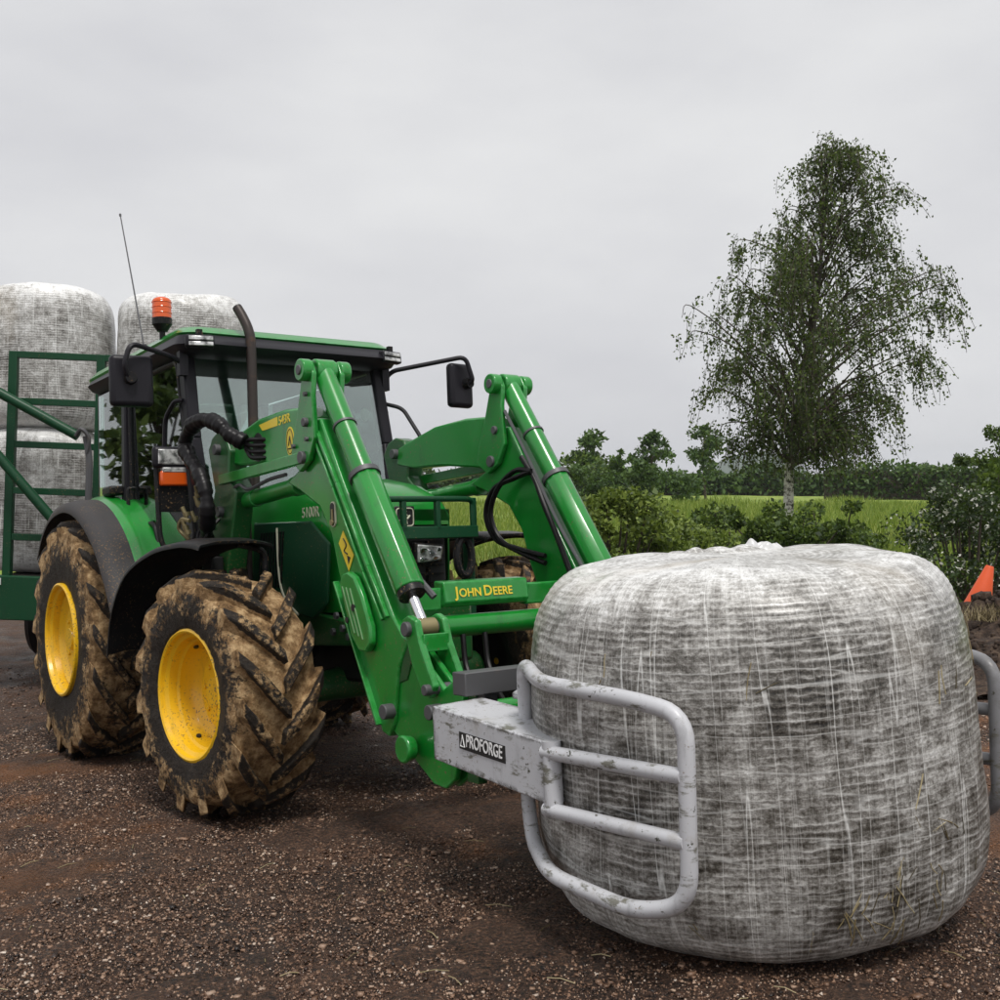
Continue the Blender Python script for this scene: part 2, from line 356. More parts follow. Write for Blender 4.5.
def yard():
    t = NT('wet_gravel_yard')
    big = t.noise(.55, 5, .6); mid = t.noise(3.2, 7, .68); fine = t.noise(62, 7, .78); vo = t.n('ShaderNodeTexVoronoi'); vo.inputs['Scale'].default_value = 75
    t.l(t.coord('Object'), vo.inputs['Vector'])
    c = t.ramp(fine, [(.40, (.009, .005, .003)), (.52, (.092, .045, .025)), (.65, (.34, .185, .11))])
    c = t.mix(t.ramp(vo.outputs['Color'], [(.55, 0.0), (.95, .45)]), c, (.20, .12, .08))
    c = t.mix(t.ramp(mid, [(.50, 0.0), (.72, .55)]), c, (.16, .070, .031))
    c = t.mix(t.ramp(big, [(.56, 0.0), (.70, .7)]), c, (.32, .125, .035))
    c = t.mix(t.ramp(t.noise(1.3, 4, .6), [(.34, .55), (.5, 0.0)]), c, (.02, .015, .012))
    t.bump(t.math('ADD', fine, t.math('MULTIPLY', vo.outputs['Distance'], .8)), 1.0, .035)
    return t.set(Base_Color=c, Roughness=t.ramp(mid, [(.35, .45), (.65, .85)]))
M['yard'] = yard()
def pebble():
    t = NT('pebbles'); g = t.n('ShaderNodeNewGeometry')
    c = t.ramp(g.outputs['Random Per Island'], [(0, (.009, .006, .005)), (.32, (.045, .022, .013)), (.60, (.135, .075, .045)), (.83, (.26, .155, .10)), (.95, (.41, .29, .21)), (1, (.60, .51, .43))])
    c = t.mix(t.ramp(t.noise(2.2, 5), [(.48, 0.0), (.7, .6)]), c, (.12, .055, .027)); c = t.mix(t.ramp(t.noise(.55, 5, .6), [(.56, 0.0), (.70, .6)]), c, (.32, .125, .035))
    return t.set(Base_Color=c, Roughness=.5)
M['pebble'] = pebble()
def field_m():
    t = NT('meadow_ground'); c = t.ramp(t.noise(1.2, 7, .65, sc=(1, .35, 1)), [(.3, (.10, .17, .02)), (.5, (.20, .28, .04)), (.72, (.36, .38, .08))])
    t.bump(t.noise(14, 5), .6, .1); return t.set(Base_Color=c, Roughness=.9)
M['field'] = field_m()
def soil():
    t = NT('dug_soil'); n = t.noise(14, 8, .72); c = t.ramp(n, [(.3, (.012, .008, .006)), (.5, (.05, .03, .02)), (.72, (.15, .10, .065))]); t.bump(n, .9, .05); return t.set(Base_Color=c, Roughness=.9)
M['soil'] = soil()
def hill_m():
    t = NT('wooded_hill'); c = t.ramp(t.noise(.04, 6, .7), [(.3, (.03, .055, .03)), (.7, (.08, .12, .06))]); return t.set(Base_Color=c, Roughness=1)
M['hill'] = hill_m()
def straw_m():
    t = NT('straw'); g = t.n('ShaderNodeNewGeometry'); return t.set(Base_Color=t.ramp(g.outputs['Random Per Island'], [(0, (.05, .04, .02)), (.5, (.22, .17, .08)), (1, (.45, .38, .22))]), Roughness=.7)
M['straw'] = straw_m()

# ------------------------------------------------------------------ terrain
T_LOC = Vector((-1.9605, 7.6071, .0095)); T_ROT = (-.00622, -.07511, -.94026)
T_MAT = Matrix.Translation(T_LOC) @ Euler(T_ROT).to_matrix().to_4x4()
T_N = T_MAT.to_3x3() @ Vector((0, 0, 1))
def sstep(a, b, x): t = np.clip((x - a) / (b - a), 0, 1); return t * t * (3 - 2 * t)
def gz(x, y):
    """height of the yard and, past its edge, of the meadow"""
    x = np.asarray(x, float); y = np.asarray(y, float)
    p = T_LOC.z - (T_N.x * (x - T_LOC.x) + T_N.y * (y - T_LOC.y)) / T_N.z
    p = -.10 + np.logaddexp(0, (p + .10) / .06) * .06
    p = .62 - np.logaddexp(0, (.62 - p) / .06) * .06
    e = 10.5 + 9 * sstep(1.0, -3.0, x)
    return p + (.62 - p) * sstep(e, e + 5, y)
def gzf(x, y): return float(gz(x, y))

def grid(xs, ys): X, Y = np.meshgrid(xs, ys); return X.ravel(), Y.ravel()
def grid_faces(nx, ny):
    i = np.arange(nx - 1)[None, :] + nx * np.arange(ny - 1)[:, None]
    return np.stack([i, i + 1, i + nx + 1, i + nx], -1).reshape(-1, 4)
xs = np.concatenate([np.linspace(-60, -6, 60), np.arange(-5.9, 3.8, .035), np.linspace(3.9, 60, 60)])
ys = np.concatenate([np.linspace(-20, 1.8, 24), np.arange(1.9, 8.6, .035), np.linspace(8.7, 24, 60)])
X, Y = grid(xs, ys); Q = np.stack([X, Y], 1)
fade = np.clip(1 - (np.hypot(X, Y - 5) - 6) / 8, .15, 1)
Z = gz(X, Y) + .012 * sins(Q, 3, 3.0) * fade + .006 * sins(Q, 4, 22.0) * fade + .004 * sins(Q, 5, 70.0, 14, 2) * fade
yard_o = tag(mesh_np('yard_ground', np.stack([X, Y, Z], 1), grid_faces(len(xs), len(ys)), M['yard'], smooth=True), kind='structure')

# meadow beyond the yard, rising just clear of the gravel sheet
xs2 = np.concatenate([np.linspace(-700, -42, 20), np.linspace(-40, 60, 120), np.linspace(65, 700, 20)])
ys2 = np.concatenate([np.linspace(12.0, 40, 70), np.linspace(42, 140, 50), np.linspace(150, 1500, 30)])
X, Y = grid(xs2, ys2); e = 10.5 + 9 * sstep(1.0, -3.0, X)
Z = gz(X, Y) + .05 * sstep(e + 1.2, e + 3.0, Y) - .3 * (1 - sstep(e, e + 1.6, Y)) + .05 * sins(np.stack([X, Y], 1), 8, .5) * np.clip((Y - 14) / 10, 0, 1)
tag(mesh_np('meadow_ground', np.stack([X, Y, Z], 1), grid_faces(len(xs2), len(ys2)), M['field'], smooth=True), kind='structure')

# distant wooded hill
hx = np.linspace(200, 560, 90); hy = np.linspace(1400, 1800, 12); X, Y = grid(hx, hy)
H = 46 * np.exp(-np.abs((X - 368) / 62) ** 3) * np.sin(np.clip((Y - 1400) / 400, 0, 1) * math.pi) + 2.2 * sins(np.stack([X, Y], 1), 9, .09) * np.exp(-((X - 368) / 80) ** 2)
tag(mesh_np('hill', np.stack([X, Y, H - 2], 1), grid_faces(90, 12), M['hill'], smooth=True), kind='structure')

# loose stones over the yard
def pebbles():
    rg = np.random.default_rng(21); n = 120000
    y = 1.7 + 9.5 * rg.random(n) ** 1.45; x = rg.uniform(-.64, .58, n) * (y + 1.0) - .02 * y
    clump = sins(np.stack([x, y], 1), 31, 2.2); keep = rg.random(n) < np.clip(.66 + .36 * clump, .38, 1); x, y = x[keep], y[keep]; n = len(x)
    s = np.clip(.0038 * np.exp(rg.normal(0, .40, n)), .0018, .013) * np.clip(.7 + y * .07, .8, 1.25)
    base = np.array([(a, b, c) for c in (-1, 1) for a, b in ((-1, -1), (1, -1), (1, 1), (-1, 1))], float)
    J = base[None] * rg.uniform(.45, 1.05, (n, 8, 3)); J[:, :, 2] *= rg.uniform(.4, .8, (n, 1))
    J[:, :, 0] *= rg.uniform(.9, 1.7, (n, 1))
    a = rg.uniform(0, 6.28, n); ca, sa = np.cos(a)[:, None], np.sin(a)[:, None]
    P = np.stack([J[:, :, 0] * ca - J[:, :, 1] * sa, J[:, :, 0] * sa + J[:, :, 1] * ca, J[:, :, 2]], -1) * s[:, None, None]
    P += np.stack([x, y, gz(x, y) + .003 + s * .25], -1)[:, None, :]
    f = np.array([[0, 3, 2, 1], [4, 5, 6, 7], [0, 1, 5, 4], [1, 2, 6, 5], [2, 3, 7, 6], [3, 0, 4, 7]])
    F = (f[None] + 8 * np.arange(n)[:, None, None]).reshape(-1, 4)
    return mesh_np('loose_gravel', P.reshape(-1, 3), F, M['pebble'])
def litter():
    rg = np.random.default_rng(31); b = MB()
    for k in range(170):
        y = 2.8 + 5 * rg.random(); x = rg.uniform(-.5, .5) * y; a = rg.uniform(0, 6.28); ln = rg.uniform(.02, .10); q = []
        for u in (-.5, 0, .5): xx, yy = x + math.cos(a) * ln * u, y + math.sin(a) * ln * u; q.append((xx, yy, gzf(xx, yy) + .011 + .006 * (u == 0)))
        b.tube(q, .0011 + .0007 * rg.random(), 4)
    return b.build('straw_litter', M['straw'], None, smooth=0, recalc=False)
tag(litter(), 'stray straw stalks scattered over the gravel', 'straw', kind='stuff')
def grit():
    rg = np.random.default_rng(22); n = 230000
    y = 1.7 + 6.9 * rg.random(n) ** 1.45; x = rg.uniform(-.60, .56, n) * (y + .8) - .02 * y
    s = .0030 * np.exp(rg.normal(0, .4, n)) * np.clip(.7 + y * .08, .8, 1.3)
    base = np.array([(1, 0, -.3), (-.5, .87, -.3), (-.5, -.87, -.3), (0, 0, .7)]); J = base[None] * rg.uniform(.6, 1.3, (n, 4, 3)); a = rg.uniform(0, 6.28, n); ca, sa = np.cos(a)[:, None], np.sin(a)[:, None]
    P = np.stack([J[:, :, 0] * ca - J[:, :, 1] * sa, J[:, :, 0] * sa + J[:, :, 1] * ca, J[:, :, 2]], -1) * s[:, None, None]; P += np.stack([x, y, gz(x, y) + .006], -1)[:, None, :]
    F = (np.array([[0, 1, 3], [1, 2, 3], [2, 0, 3]])[None] + 4 * np.arange(n)[:, None, None]).reshape(-1, 3)
    return mesh_np('gravel_grit', P.reshape(-1, 3), F, M['pebble'])
tag(grit(), 'fine sharp grit between the gravel stones of the yard', 'grit', kind='stuff')
tag(pebbles(), 'loose brown and grey gravel strewn over the yard', 'gravel', kind='stuff')

# ------------------------------------------------------------------ tractor
tractor = empty('tractor', T_LOC, T_ROT)
tag(tractor, 'green farm tractor with yellow wheel rims and muddy tyres', 'tractor')

def tyre_mesh(Rr, W, rim, nl, lugh, seed):
    """tyre round the y axis: carcass and curved chevron lugs; outer side at -W/2"""
    rg = np.random.default_rng(seed); hw = W / 2; rc = Rr - lugh
    prof = [(rim, -hw * .80), (rim + .03, -hw * .93), (rim + (rc - rim) * .45, -hw * 1.0), (rim + (rc - rim) * .75, -hw * .97), (rc - .035, -hw * .90), (rc - .012, -hw * .72), (rc - .003, -hw * .4), (rc, 0)]
    prof = prof + [(r, -y) for r, y in prof[-2::-1]]
    n = 120; b = MB(); b.lathe(prof, n=n)
    ln = [0, .25, .5, .75, .93, 1.0]
    for side in (-1, 1):
        for k in range(nl):
            a0 = 2 * math.pi * (k + (.5 if side > 0 else 0)) / nl + rg.normal(0, .008)
            top = []; bot = []
            for q, s in enumerate(ln):
                y = side * (-.05 + s * 1.02) * hw; da = (math.asin(min(.999, s * .86)) * .40 + s * .10) * (.60 / Rr) ** .3 * W / .46
                fall = .0 if s < .7 else (s - .7) ** 2 * .75
                rt = Rr - fall * .55 - (.004 if q == 0 else 0); rb = rc - .03 - fall * 1.1
                wt = (.029 + .006 * s) / Rr * 1.1; wb = wt * 1.45
                for r, wd, L in ((rt, wt, top), (rb, wb, bot)):
                    for sg in (-1, 1):
                        a = a0 + da + sg * wd * (1 + rg.normal(0, .05))
                        L.append((r * math.cos(a), y * (1.0 if r == rt else 1.0), r * math.sin(a)))
            m = len(ln); vs = top + bot; fs = []
            for q in range(m - 1):
                i, j = 2 * q, 2 * q + 2; B = 2 * m
                fs += [[i, i + 1, j + 1, j], [i, j, B + j, B + i], [i + 1, B + i + 1, B + j + 1, j + 1]]
            fs += [[0, B, B + 1, 1], [2 * m - 2, 2 * m - 1, B + 2 * m - 1, B + 2 * m - 2]]
            b.add(vs, fs)
    V = np.array([tuple(p) for p in b.v]); d = sins(V, seed, 30, 12, 3) * .006 + sins(V, seed + 1, 90, 12, 2) * .004
    rr = np.hypot(V[:, 0], V[:, 2]); d *= rr > rim + .03; V[:, 0] *= 1 + d / rr; V[:, 2] *= 1 + d / rr; V[:, 1] += sins(V, seed + 2, 40) * .006 * (rr > rim + .05)
    b.v = [tuple(p) for p in V]
    return b
def make_wheel(name, parent, loc, rz, Rr, W, rimr, nl, tmat, dish, lip, seed, spin=0):
    hub = MB(); hub.cyl((0, -W * .5 + dish + .005, 0), (0, -W * .5 + dish - .045, 0), .085, .07, 24)
    hub.cyl((0, -W * .5 + dish + .005, 0), (0, .02, 0), .12, .14, 24)
    for k in range(8):
        a = k * math.pi / 4; hub.cyl((.145 * math.cos(a), -W * .5 + dish, .145 * math.sin(a)), (.145 * math.cos(a), -W * .5 + dish - .022, .145 * math.sin(a)), .013, n=6)
    h = hub.build(name, M['yellow'], parent, .003); h.location = loc; h.rotation_euler = (0, spin, rz)
    t = tyre_mesh(Rr, W, rimr - .012, nl, .056, seed).build('tyre', tmat, h, .006, smooth=30, recalc=True, seg=1)
    y0 = -W * .5 * lip
    pr = [(rimr + .012, y0 + .03), (rimr + .012, y0), (rimr, y0 - .006), (rimr - .010, y0), (rimr - .014, y0 + .022), (rimr - .032, y0 + .036), (rimr - .038, y0 + .075), (rimr - .05, y0 + .085), (rimr - .054, -W * .5 + dish - .03),
          (rimr - .075, -W * .5 + dish - .005), (rimr * .62, -W * .5 + dish + .012), (rimr * .58, -W * .5 + dish - .012), (.02, -W * .5 + dish - .01)]
    r = MB(); r.lathe(pr, n=64);     ro = r.build('rim', M['yellow'], h, smooth=40, recalc=False)
    r = MB(); r.lathe([(.02, .03), (rimr - .10, .03), (rimr - .06, .06), (rimr - .05, W * .4), (rimr + .01, W * .43), (rimr + .012, W * .36)], n=48); r.build('rim_back', M['engine'], h, smooth=40, recalc=False)
    v = MB()
    for a in (2.2, 2.2 + 2.1, 2.2 + 4.2):
        v.cyl(((rimr - .049) * math.cos(a), y0 + .115, (rimr - .049) * math.sin(a)), ((rimr - .06) * math.cos(a), y0 + .113, (rimr - .06) * math.sin(a)), .013, n=10)
    v.build_each('rim_hole', M['ink'], h)
    return h
FW = (.595, .44, .306, 15, M['tyre_f'], .20, .90); RW = (.775, .47, .35, 17, M['tyre_r'], .10, 1.0)
make_wheel('front_wheel', tractor, (2.235, -.83, .60), R_(6.5), *FW, 5, .1)
make_wheel('front_wheel', tractor, (2.235, .83, .60), R_(180 + 6.5), *FW, 6, .3)
make_wheel('rear_wheel', tractor, (0, -.80, .775), 0, *RW, 7)
make_wheel('rear_wheel', tractor, (0, .80, .775), R_(180), *RW, 8, .2)

# running gear
b = MB(); b.box((.3, 0, .80), (1.5, .50, .50)); b.box((-.35, 0, .85), (.4, .6, .5)); b.cyl((0, -.62, .775), (0, .62, .775), .13, n=20); b.build('transmission', M['engine'], tractor, .03)
b = MB(); b.box((1.75, 0, .80), (1.5, .42, .42)); b.box((1.9, 0, 1.1), (1.1, .5, .3)); b.cyl((1.5, -.3, .75), (1.5, .3, .75), .1); b.cyl((2.05, -.26, .78), (2.05, -.33, .78), .09); b.build('engine', M['engine'], tractor, .02)
b = MB(); b.tube([(2.235, -.66, .58), (2.235, -.35, .56), (2.235, 0, .60), (2.235, .35, .56), (2.235, .66, .58)], [.10, .07, .11, .07, .10], 14); b.box((2.3, 0, .78), (.9, .36, .22)); b.box((2.74, 0, .86), (.22, .46, .34)); b.build('front_axle', M['gdull'], tractor, .02)
b = MB(); b.box((1.12, -.50, .72), (.75, .34, .48)); b.box((1.12, .50, .72), (.75, .34, .48)); b.build('fuel_tank', M['black'], tractor, .05, seg=3)
b = MB(); b.box((.95, -.62, .50), (.34, .26, .03)); b.box((.95, -.62, .78), (.30, .24, .03)); b.bar((.80, -.70, .5), (.80, -.62, 1.05), .03, .03); b.bar((1.10, -.70, .5), (1.10, -.62, 1.05), .03, .03); b.build('step', M['black'], tractor, .006)

# bonnet: lofted rounded sections
def loft(secs, cap=True):
    b = MB(); n = len(secs[0]); vs = [p for s in secs for p in s]; fs = []
    for i in range(len(secs) - 1):
        for k in range(n - 1): fs.append([i * n + k, i * n + k + 1, (i + 1) * n + k + 1, (i + 1) * n + k])
    if cap: fs += [list(range(n))[::-1], list(range((len(secs) - 1) * n, len(secs) * n))]
    return b.add(vs, fs)
def bsec(x, hw, top, bot, sh):
    pts = [(x, -hw * .96, bot), (x, -hw, bot + .08)]
    for k in range(0, 13):
        a = math.pi * (1 - k / 12); ca, sa = math.cos(a), math.sin(a)
        pts.append((x, hw * math.copysign(abs(ca) ** .42, ca), top - sh + sh * abs(sa) ** .75))
    return pts + [(x, hw, bot + .08), (x, hw * .96, bot)]
loft([bsec(1.32, .37, 1.66, .98, .20), bsec(1.7, .37, 1.68, .97, .20), bsec(2.1, .36, 1.66, .95, .20), bsec(2.38, .33, 1.61, .95, .19), bsec(2.54, .30, 1.55, .96, .17), bsec(2.60, .275, 1.49, 1.38, .09)]).build('bonnet', M['green'], tractor, smooth=50)
b = MB()
for z in np.arange(.99, 1.36, .045): b.box((2.575, 0, z), (.02, .48, .012))
for y in (-.15, 0, .15): b.box((2.57, y, 1.16), (.03, .012, .42))
g = b.build('grille', M['black'], tractor)
b = MB(); b.box((2.545, 0, 1.17), (.03, .53, .46)); b.build('grille_backing', M['ink'], tractor)
b = MB(); b.box((2.598, 0, 1.42), (.012, .12, .115)); em = b.build('emblem', M['ink'], tractor, .012)
b = MB(); b.tube(fillet([(2.606, -.05, 1.375), (2.606, -.05, 1.465), (2.606, .05, 1.465), (2.606, .05, 1.375), (2.606, -.049, 1.375)], .02), .0035, 6)
b.tube(catmull([(2.606, -.032, 1.40), (2.606, -.01, 1.418), (2.606, .012, 1.412), (2.606, .030, 1.428)]), .006, 6); b.tube([(2.606, -.028, 1.40), (2.606, -.033, 1.383)], .004, 6); b.tube([(2.606, .008, 1.413), (2.606, .012, 1.385)], .004, 6)
b.tube(catmull([(2.606, .018, 1.424), (2.606, .006, 1.438), (2.606, .010, 1.452)]), .003, 6); b.build('emblem_mark', M['decal_w'], em)
for s in (-1, 1):
    b = MB(); b.prism([(.05 * s, 1.175), (.215 * s, 1.185), (.225 * s, 1.275), (.05 * s, 1.29)], 2.575, 2.612, 0)
    h = b.build('headlight', M['black'], tractor, .008)
    b = MB(); b.prism([(.062 * s, 1.185), (.205 * s, 1.195), (.213 * s, 1.266), (.062 * s, 1.28)], 2.600, 2.622, 0); b.build('lens', M['lens'], h, .008)
    b = MB()
    for yy, zz, dy, dz, ry in ((.095, 1.245, .05, .03, .5), (.15, 1.238, .055, .026, -.4), (.10, 1.205, .06, .018, -.6), (.17, 1.207, .05, .018, .5), (.19, 1.25, .025, .02, .2)): b.box((2.621, yy * s, zz), (.008, dy, dz), (0, ry, .25 * s))
    b.build_each('reflector', M['chrome'], h, bevel=.003)
# side panel of the bonnet with its vents and lettering (tractor right)
b = MB(); b.prism([(1.55, 1.02), (2.3, .92), (2.46, 1.0), (2.5, 1.3), (2.3, 1.42), (1.6, 1.44)], -.383, -.365); sp = b.build('side_panel', M['dgreen'], tractor, .008)
b = MB()
for k in range(9): b.bar((1.66 + k * .035, -.387, 1.08), (1.66 + k * .035 + .05, -.387, 1.38), .006, .012)
b.build('side_vent', M['black'], sp)
b = MB(); b.tube(catmull([(1.92, -.39, 1.40), (1.93, -.39, 1.15), (2.0, -.39, 1.02), (2.15, -.39, .94)]), .006, 6); b.build('panel_trim', M['decal_w'], sp)
text_into('model_number', [('5100R', 0, 0, .075)], M['decal_w'], tractor, plane_right(2.22, -.386, 1.44), bold=.01)

# cab
PIL_T = (1.25, -.62, 2.45); PIL_B = (1.47, -.60, 1.30)
for s in (1, -1):
    b = MB(); b.bar((1.25, -.62 * s, 2.45), (1.36, -.63 * s, 1.93), .075, .085, (1, 0, 0)); b.bar((1.36, -.63 * s, 1.935), (1.47, -.60 * s, 1.25), .075, .085, (1, 0, 0)); b.build('front_pillar', M['pillar'], tractor, .012)
    b = MB(); b.bar((.28, -.66 * s, 2.46), (.30, -.68 * s, 1.55), .05, .07, (1, 0, 0)); b.build('middle_pillar', M['pillar'], tractor, .01)
    b = MB(); b.bar((-.42, -.60 * s, 2.46), (-.46, -.60 * s, 1.55), .06, .09, (1, 0, 0)); b.build('rear_pillar', M['pillar'], tractor, .01)
    b = MB(); b.prism([(.32, 1.50), (.325, 2.42), (1.22, 2.42), (1.33, 1.93), (1.43, 1.36), (1.20, 1.10), (.9, 1.10), (.75, 1.50)], -.653 * s, -.647 * s); b.build('door_glass', M['glass'], tractor)
    b = MB(); b.tube(fillet([(.34, -.66 * s, 1.50), (.34, -.66 * s, 2.40), (1.20, -.655 * s, 2.40), (1.315, -.66 * s, 1.93), (1.41, -.65 * s, 1.36), (1.18, -.65 * s, 1.12), (.92, -.65 * s, 1.12), (.76, -.66 * s, 1.48), (.345, -.66 * s, 1.5)], .05), .014, 8); d = b.build('door_frame', M['black'], tractor)
    b = MB(); b.tube(fillet([(.42, -.665 * s, 1.72), (.42, -.71 * s, 1.72), (.42, -.71 * s, 1.60), (.42, -.665 * s, 1.60)], .02), .012, 8); b.build('door_handle', M['black'], d)
    b = MB(); b.prism([(-.42, 1.60), (-.40, 2.42), (.25, 2.42), (.27, 1.60)], -.642 * s, -.636 * s); b.build('quarter_glass', M['glass'], tractor)
    b = MB(); b.tube(fillet([(1.30, -.665 * s, 2.16), (1.27, -.70 * s, 2.16), (1.14, -.71 * s, 2.08), (1.10, -.71 * s, 1.85), (1.12, -.68 * s, 1.62)], .05), .014, 8); b.build('grab_handle', M['pillar'], tractor)
b = MB(); b.add([(1.275, -.58, 2.44), (1.275, .58, 2.44), (1.385, .59, 1.93), (1.50, .56, 1.40), (1.50, -.56, 1.40), (1.385, -.59, 1.93), (1.270, -.58, 2.44), (1.270, .58, 2.44), (1.380, .59, 1.93), (1.495, .56, 1.40), (1.495, -.56, 1.40), (1.380, -.59, 1.93)], [[0, 5, 2, 1], [5, 4, 3, 2], [6, 7, 8, 11], [11, 8, 9, 10]]); b.build('windscreen', M['glass'], tractor, recalc=False)
b = MB(); b.box((-.45, 0, 2.0), (.006, 1.14, .86)); b.build('rear_window', M['glass'], tractor)
b = MB(); b.bar((-.45, -.58, 1.55), (-.45, .58, 1.55), .05, .06); b.bar((1.48, -.58, 1.38), (1.48, .58, 1.38), .06, .08); b.bar((1.27, -.6, 2.44), (1.27, .6, 2.44), .07, .05); b.build_each('cab_rail', M['pillar'], tractor, bevel=.01)
def rrect(x0, x1, y0, y1, r, n=6, bow=0):
    out = []
    for cx, cy, a0 in ((x1 - r, y1 - r, 0), (x0 + r, y1 - r, 90), (x0 + r, y0 + r, 180), (x1 - r, y0 + r, 270)):
        for k in range(n + 1):
            a = R_(a0 + 90 * k / n); out.append((cx + r * math.cos(a), cy + r * math.sin(a)))
    return [(x + bow * (1 - (y / y1) ** 2) * (1 if x > (x0 + x1) / 2 else 0), y) for x, y in out]
def roof_shell(levels):
    b = MB(); P = [[(x, y, z + dz * min(1, max(0, (x - .9) / .6)) + dr * min(1, max(0, (.1 - x) / .6))) for x, y in rrect(x0, x1, -hw, hw, r)] for x0, x1, hw, z, r, dz, dr in levels]
    n = len(P[0]); vs = [p for l in P for p in l]; fs = [list(range(n))[::-1], list(range((len(P) - 1) * n, len(P) * n))]
    for i in range(len(P) - 1):
        for k in range(n): fs.append([i * n + k, i * n + (k + 1) % n, (i + 1) * n + (k + 1) % n, (i + 1) * n + k])
    return b.add(vs, fs)
roof_shell([(-.52, 1.42, .69, 2.558, .12, -.04, -.05), (-.53, 1.44, .70, 2.573, .13, -.04, -.045), (-.48, 1.38, .66, 2.605, .13, -.03, -.03), (-.38, 1.2, .56, 2.63, .12, -.02, -.03)]).build('roof', M['green'], tractor, smooth=50)
roof_shell([(-.44, 1.28, .60, 2.42, .10, -.01, 0), (-.50, 1.47, .69, 2.45, .14, -.03, 0), (-.53, 1.51, .72, 2.515, .18, -.055, -.04), (-.51, 1.45, .695, 2.559, .13, -.04, -.05)]).build('roof_underside', M['pillar'], tractor, smooth=50)
for s in (-1, 1):
    b = MB(); b.box((1.47, .62 * s, 2.475), (.05, .16, .075), (0, -.1, .25 * s)); l = b.build('work_light', M['pillar'], tractor, .012)
    b = MB()
    for j in (-1, 1): b.box((1.498, .622 * s, 2.475 + j * .016), (.012, .135, .024), (0, -.1, .25 * s))
    b.build('lens', M['lens'], l, .004); b = MB(); b.box((1.465, .62 * s, 2.525), (.03, .03, .04)); b.build('bracket', M['black'], l)
# cab inside
b = MB(); b.box((.25, 0, 1.38), (.5, .5, .14)); b.box((-.02, 0, 1.72), (.13, .48, .62), (0, -.12, 0)); b.box((-.07, 0, 2.10), (.09, .26, .18), (0, -.12, 0)); b.build('seat', M['black'], tractor, .05, seg=3)
b = MB(); b.lathe([(.19 + .014 * math.cos(a), .014 * math.sin(a)) for a in np.linspace(0, 2 * math.pi, 9)[:-1]], (0, 0, 0), 2, 28, True); b.bar((-.19, 0, 0), (.19, 0, 0), .03, .015); b.bar((0, 0, 0), (0, .19, 0), .03, .015); b.cyl((0, 0, 0), (.06, 0, -.4), .03)
so = b.build('steering_wheel', M['black'], tractor); so.location = (.88, 0, 1.80); so.rotation_euler = (0, -.5, 0)
b = MB(); b.box((1.15, 0, 1.45), (.35, .5, .45)); b.box((.5, 0, 1.15), (1.7, 1.14, .08)); b.box((.2, -.47, 1.42), (.8, .22, .35)); b.box((-.4, 0, 1.35), (.12, 1.1, .45)); b.build('dashboard', M['black'], tractor, .04)
b = MB(); b.box((.55, -.50, 1.02), (1.6, .22, .26)); b.box((.55, .50, 1.02), (1.6, .22, .26)); b.build('cab_floor', M['black'], tractor, .02)

# rear fenders: grey rubber outer flare, green inner wing
fp = [(-.62, 1.36), (-.48, 1.51), (-.27, 1.62), (0, 1.665), (.25, 1.645), (.50, 1.56), (.74, 1.41), (.93, 1.21), (1.05, 1.04), (1.10, .93)]
fpc = catmull([(x, 0, z) for x, z in fp], 4)
def strip(path, ys, dz, th):
    """sheet swept along path (x,z); ys across, dz height offset per y"""
    top = [[(p.x, y, p.z + d) for y, d in zip(ys, dz)] for p in path]; m = len(ys); n = len(path); b = MB()
    nrm = []
    for i in range(n):
        t = (path[min(i + 1, n - 1)] - path[max(i - 1, 0)]).normalized(); nrm.append(Vector((t.z, 0, -t.x)))
    bot = [[(q[0] + nrm[i].x * th, q[1], q[2] + nrm[i].z * th) for q in r] for i, r in enumerate(top)]
    vs = [p for r in top for p in r] + [p for r in bot for p in r]; o = n * m; fs = []
    for i in range(n - 1):
        for k in range(m - 1):
            a = i * m + k; fs += [[a, a + 1, a + m + 1, a + m], [o + a, o + a + m, o + a + m + 1, o + a + 1]]
        for k in (0, m - 1): a = i * m + k; fs.append([a, a + m, o + a + m, o + a])
    for i in (0, n - 1):
        for k in range(m - 1): a = i * m + k; fs.append([a, o + a, o + a + 1, a + 1])
    return b.add(vs, fs)
for s in (1, -1):
    ys = [-1.02 * s, -1.0 * s, -.93 * s, -.83 * s]; strip(fpc, ys, [-.06, -.02, 0, .004], .02).build('fender_flare', M['fender'], tractor, smooth=50)
    strip(fpc[2:], [-.83 * s, -.80 * s, -.74 * s, -.70 * s, -.66 * s, -.60 * s], [.0, .022, .03, .02, .035, .03], .025).build('fender', M['green'], tractor, smooth=50)
    b = MB(); b.prism([(p.x, p.z) for p in fpc[2:]] + [(1.05, .8), (-.55, .8)], -.62 * s, -.60 * s); b.build('fender_wall', M['gdull'], tractor)
    mp_ = catmull([(-.93, 0, .16), (-.86, 0, .40), (-.68, 0, .60), (-.38, 0, .705), (-.1, 0, .735), (.06, 0, .73), (.15, 0, .715)], 4)
    b = strip(mp_, [-.2 * s, -.19 * s, -.1 * s, .1 * s, .19 * s, .20 * s], [-.02, -.005, .012, .012, -.005, -.02], .012)
    m_ = b.build('mudguard', M['black'], tractor, smooth=50); m_.location = (2.235, -.83 * s, .60); m_.rotation_euler = (0, 0, R_(6.5))
    b = MB(); b.tube(fillet([(2.235, -.62 * s, .75), (2.235, -.60 * s, 1.28), (2.235, -.75 * s, 1.315)], .06), .018, 8); b.build('mudguard_bracket', M['black'], tractor)
b = MB(); b.box((.22, -.74, 1.715), (.17, .10, .06)); b.build('fender_box', M['black'], tractor, .015)

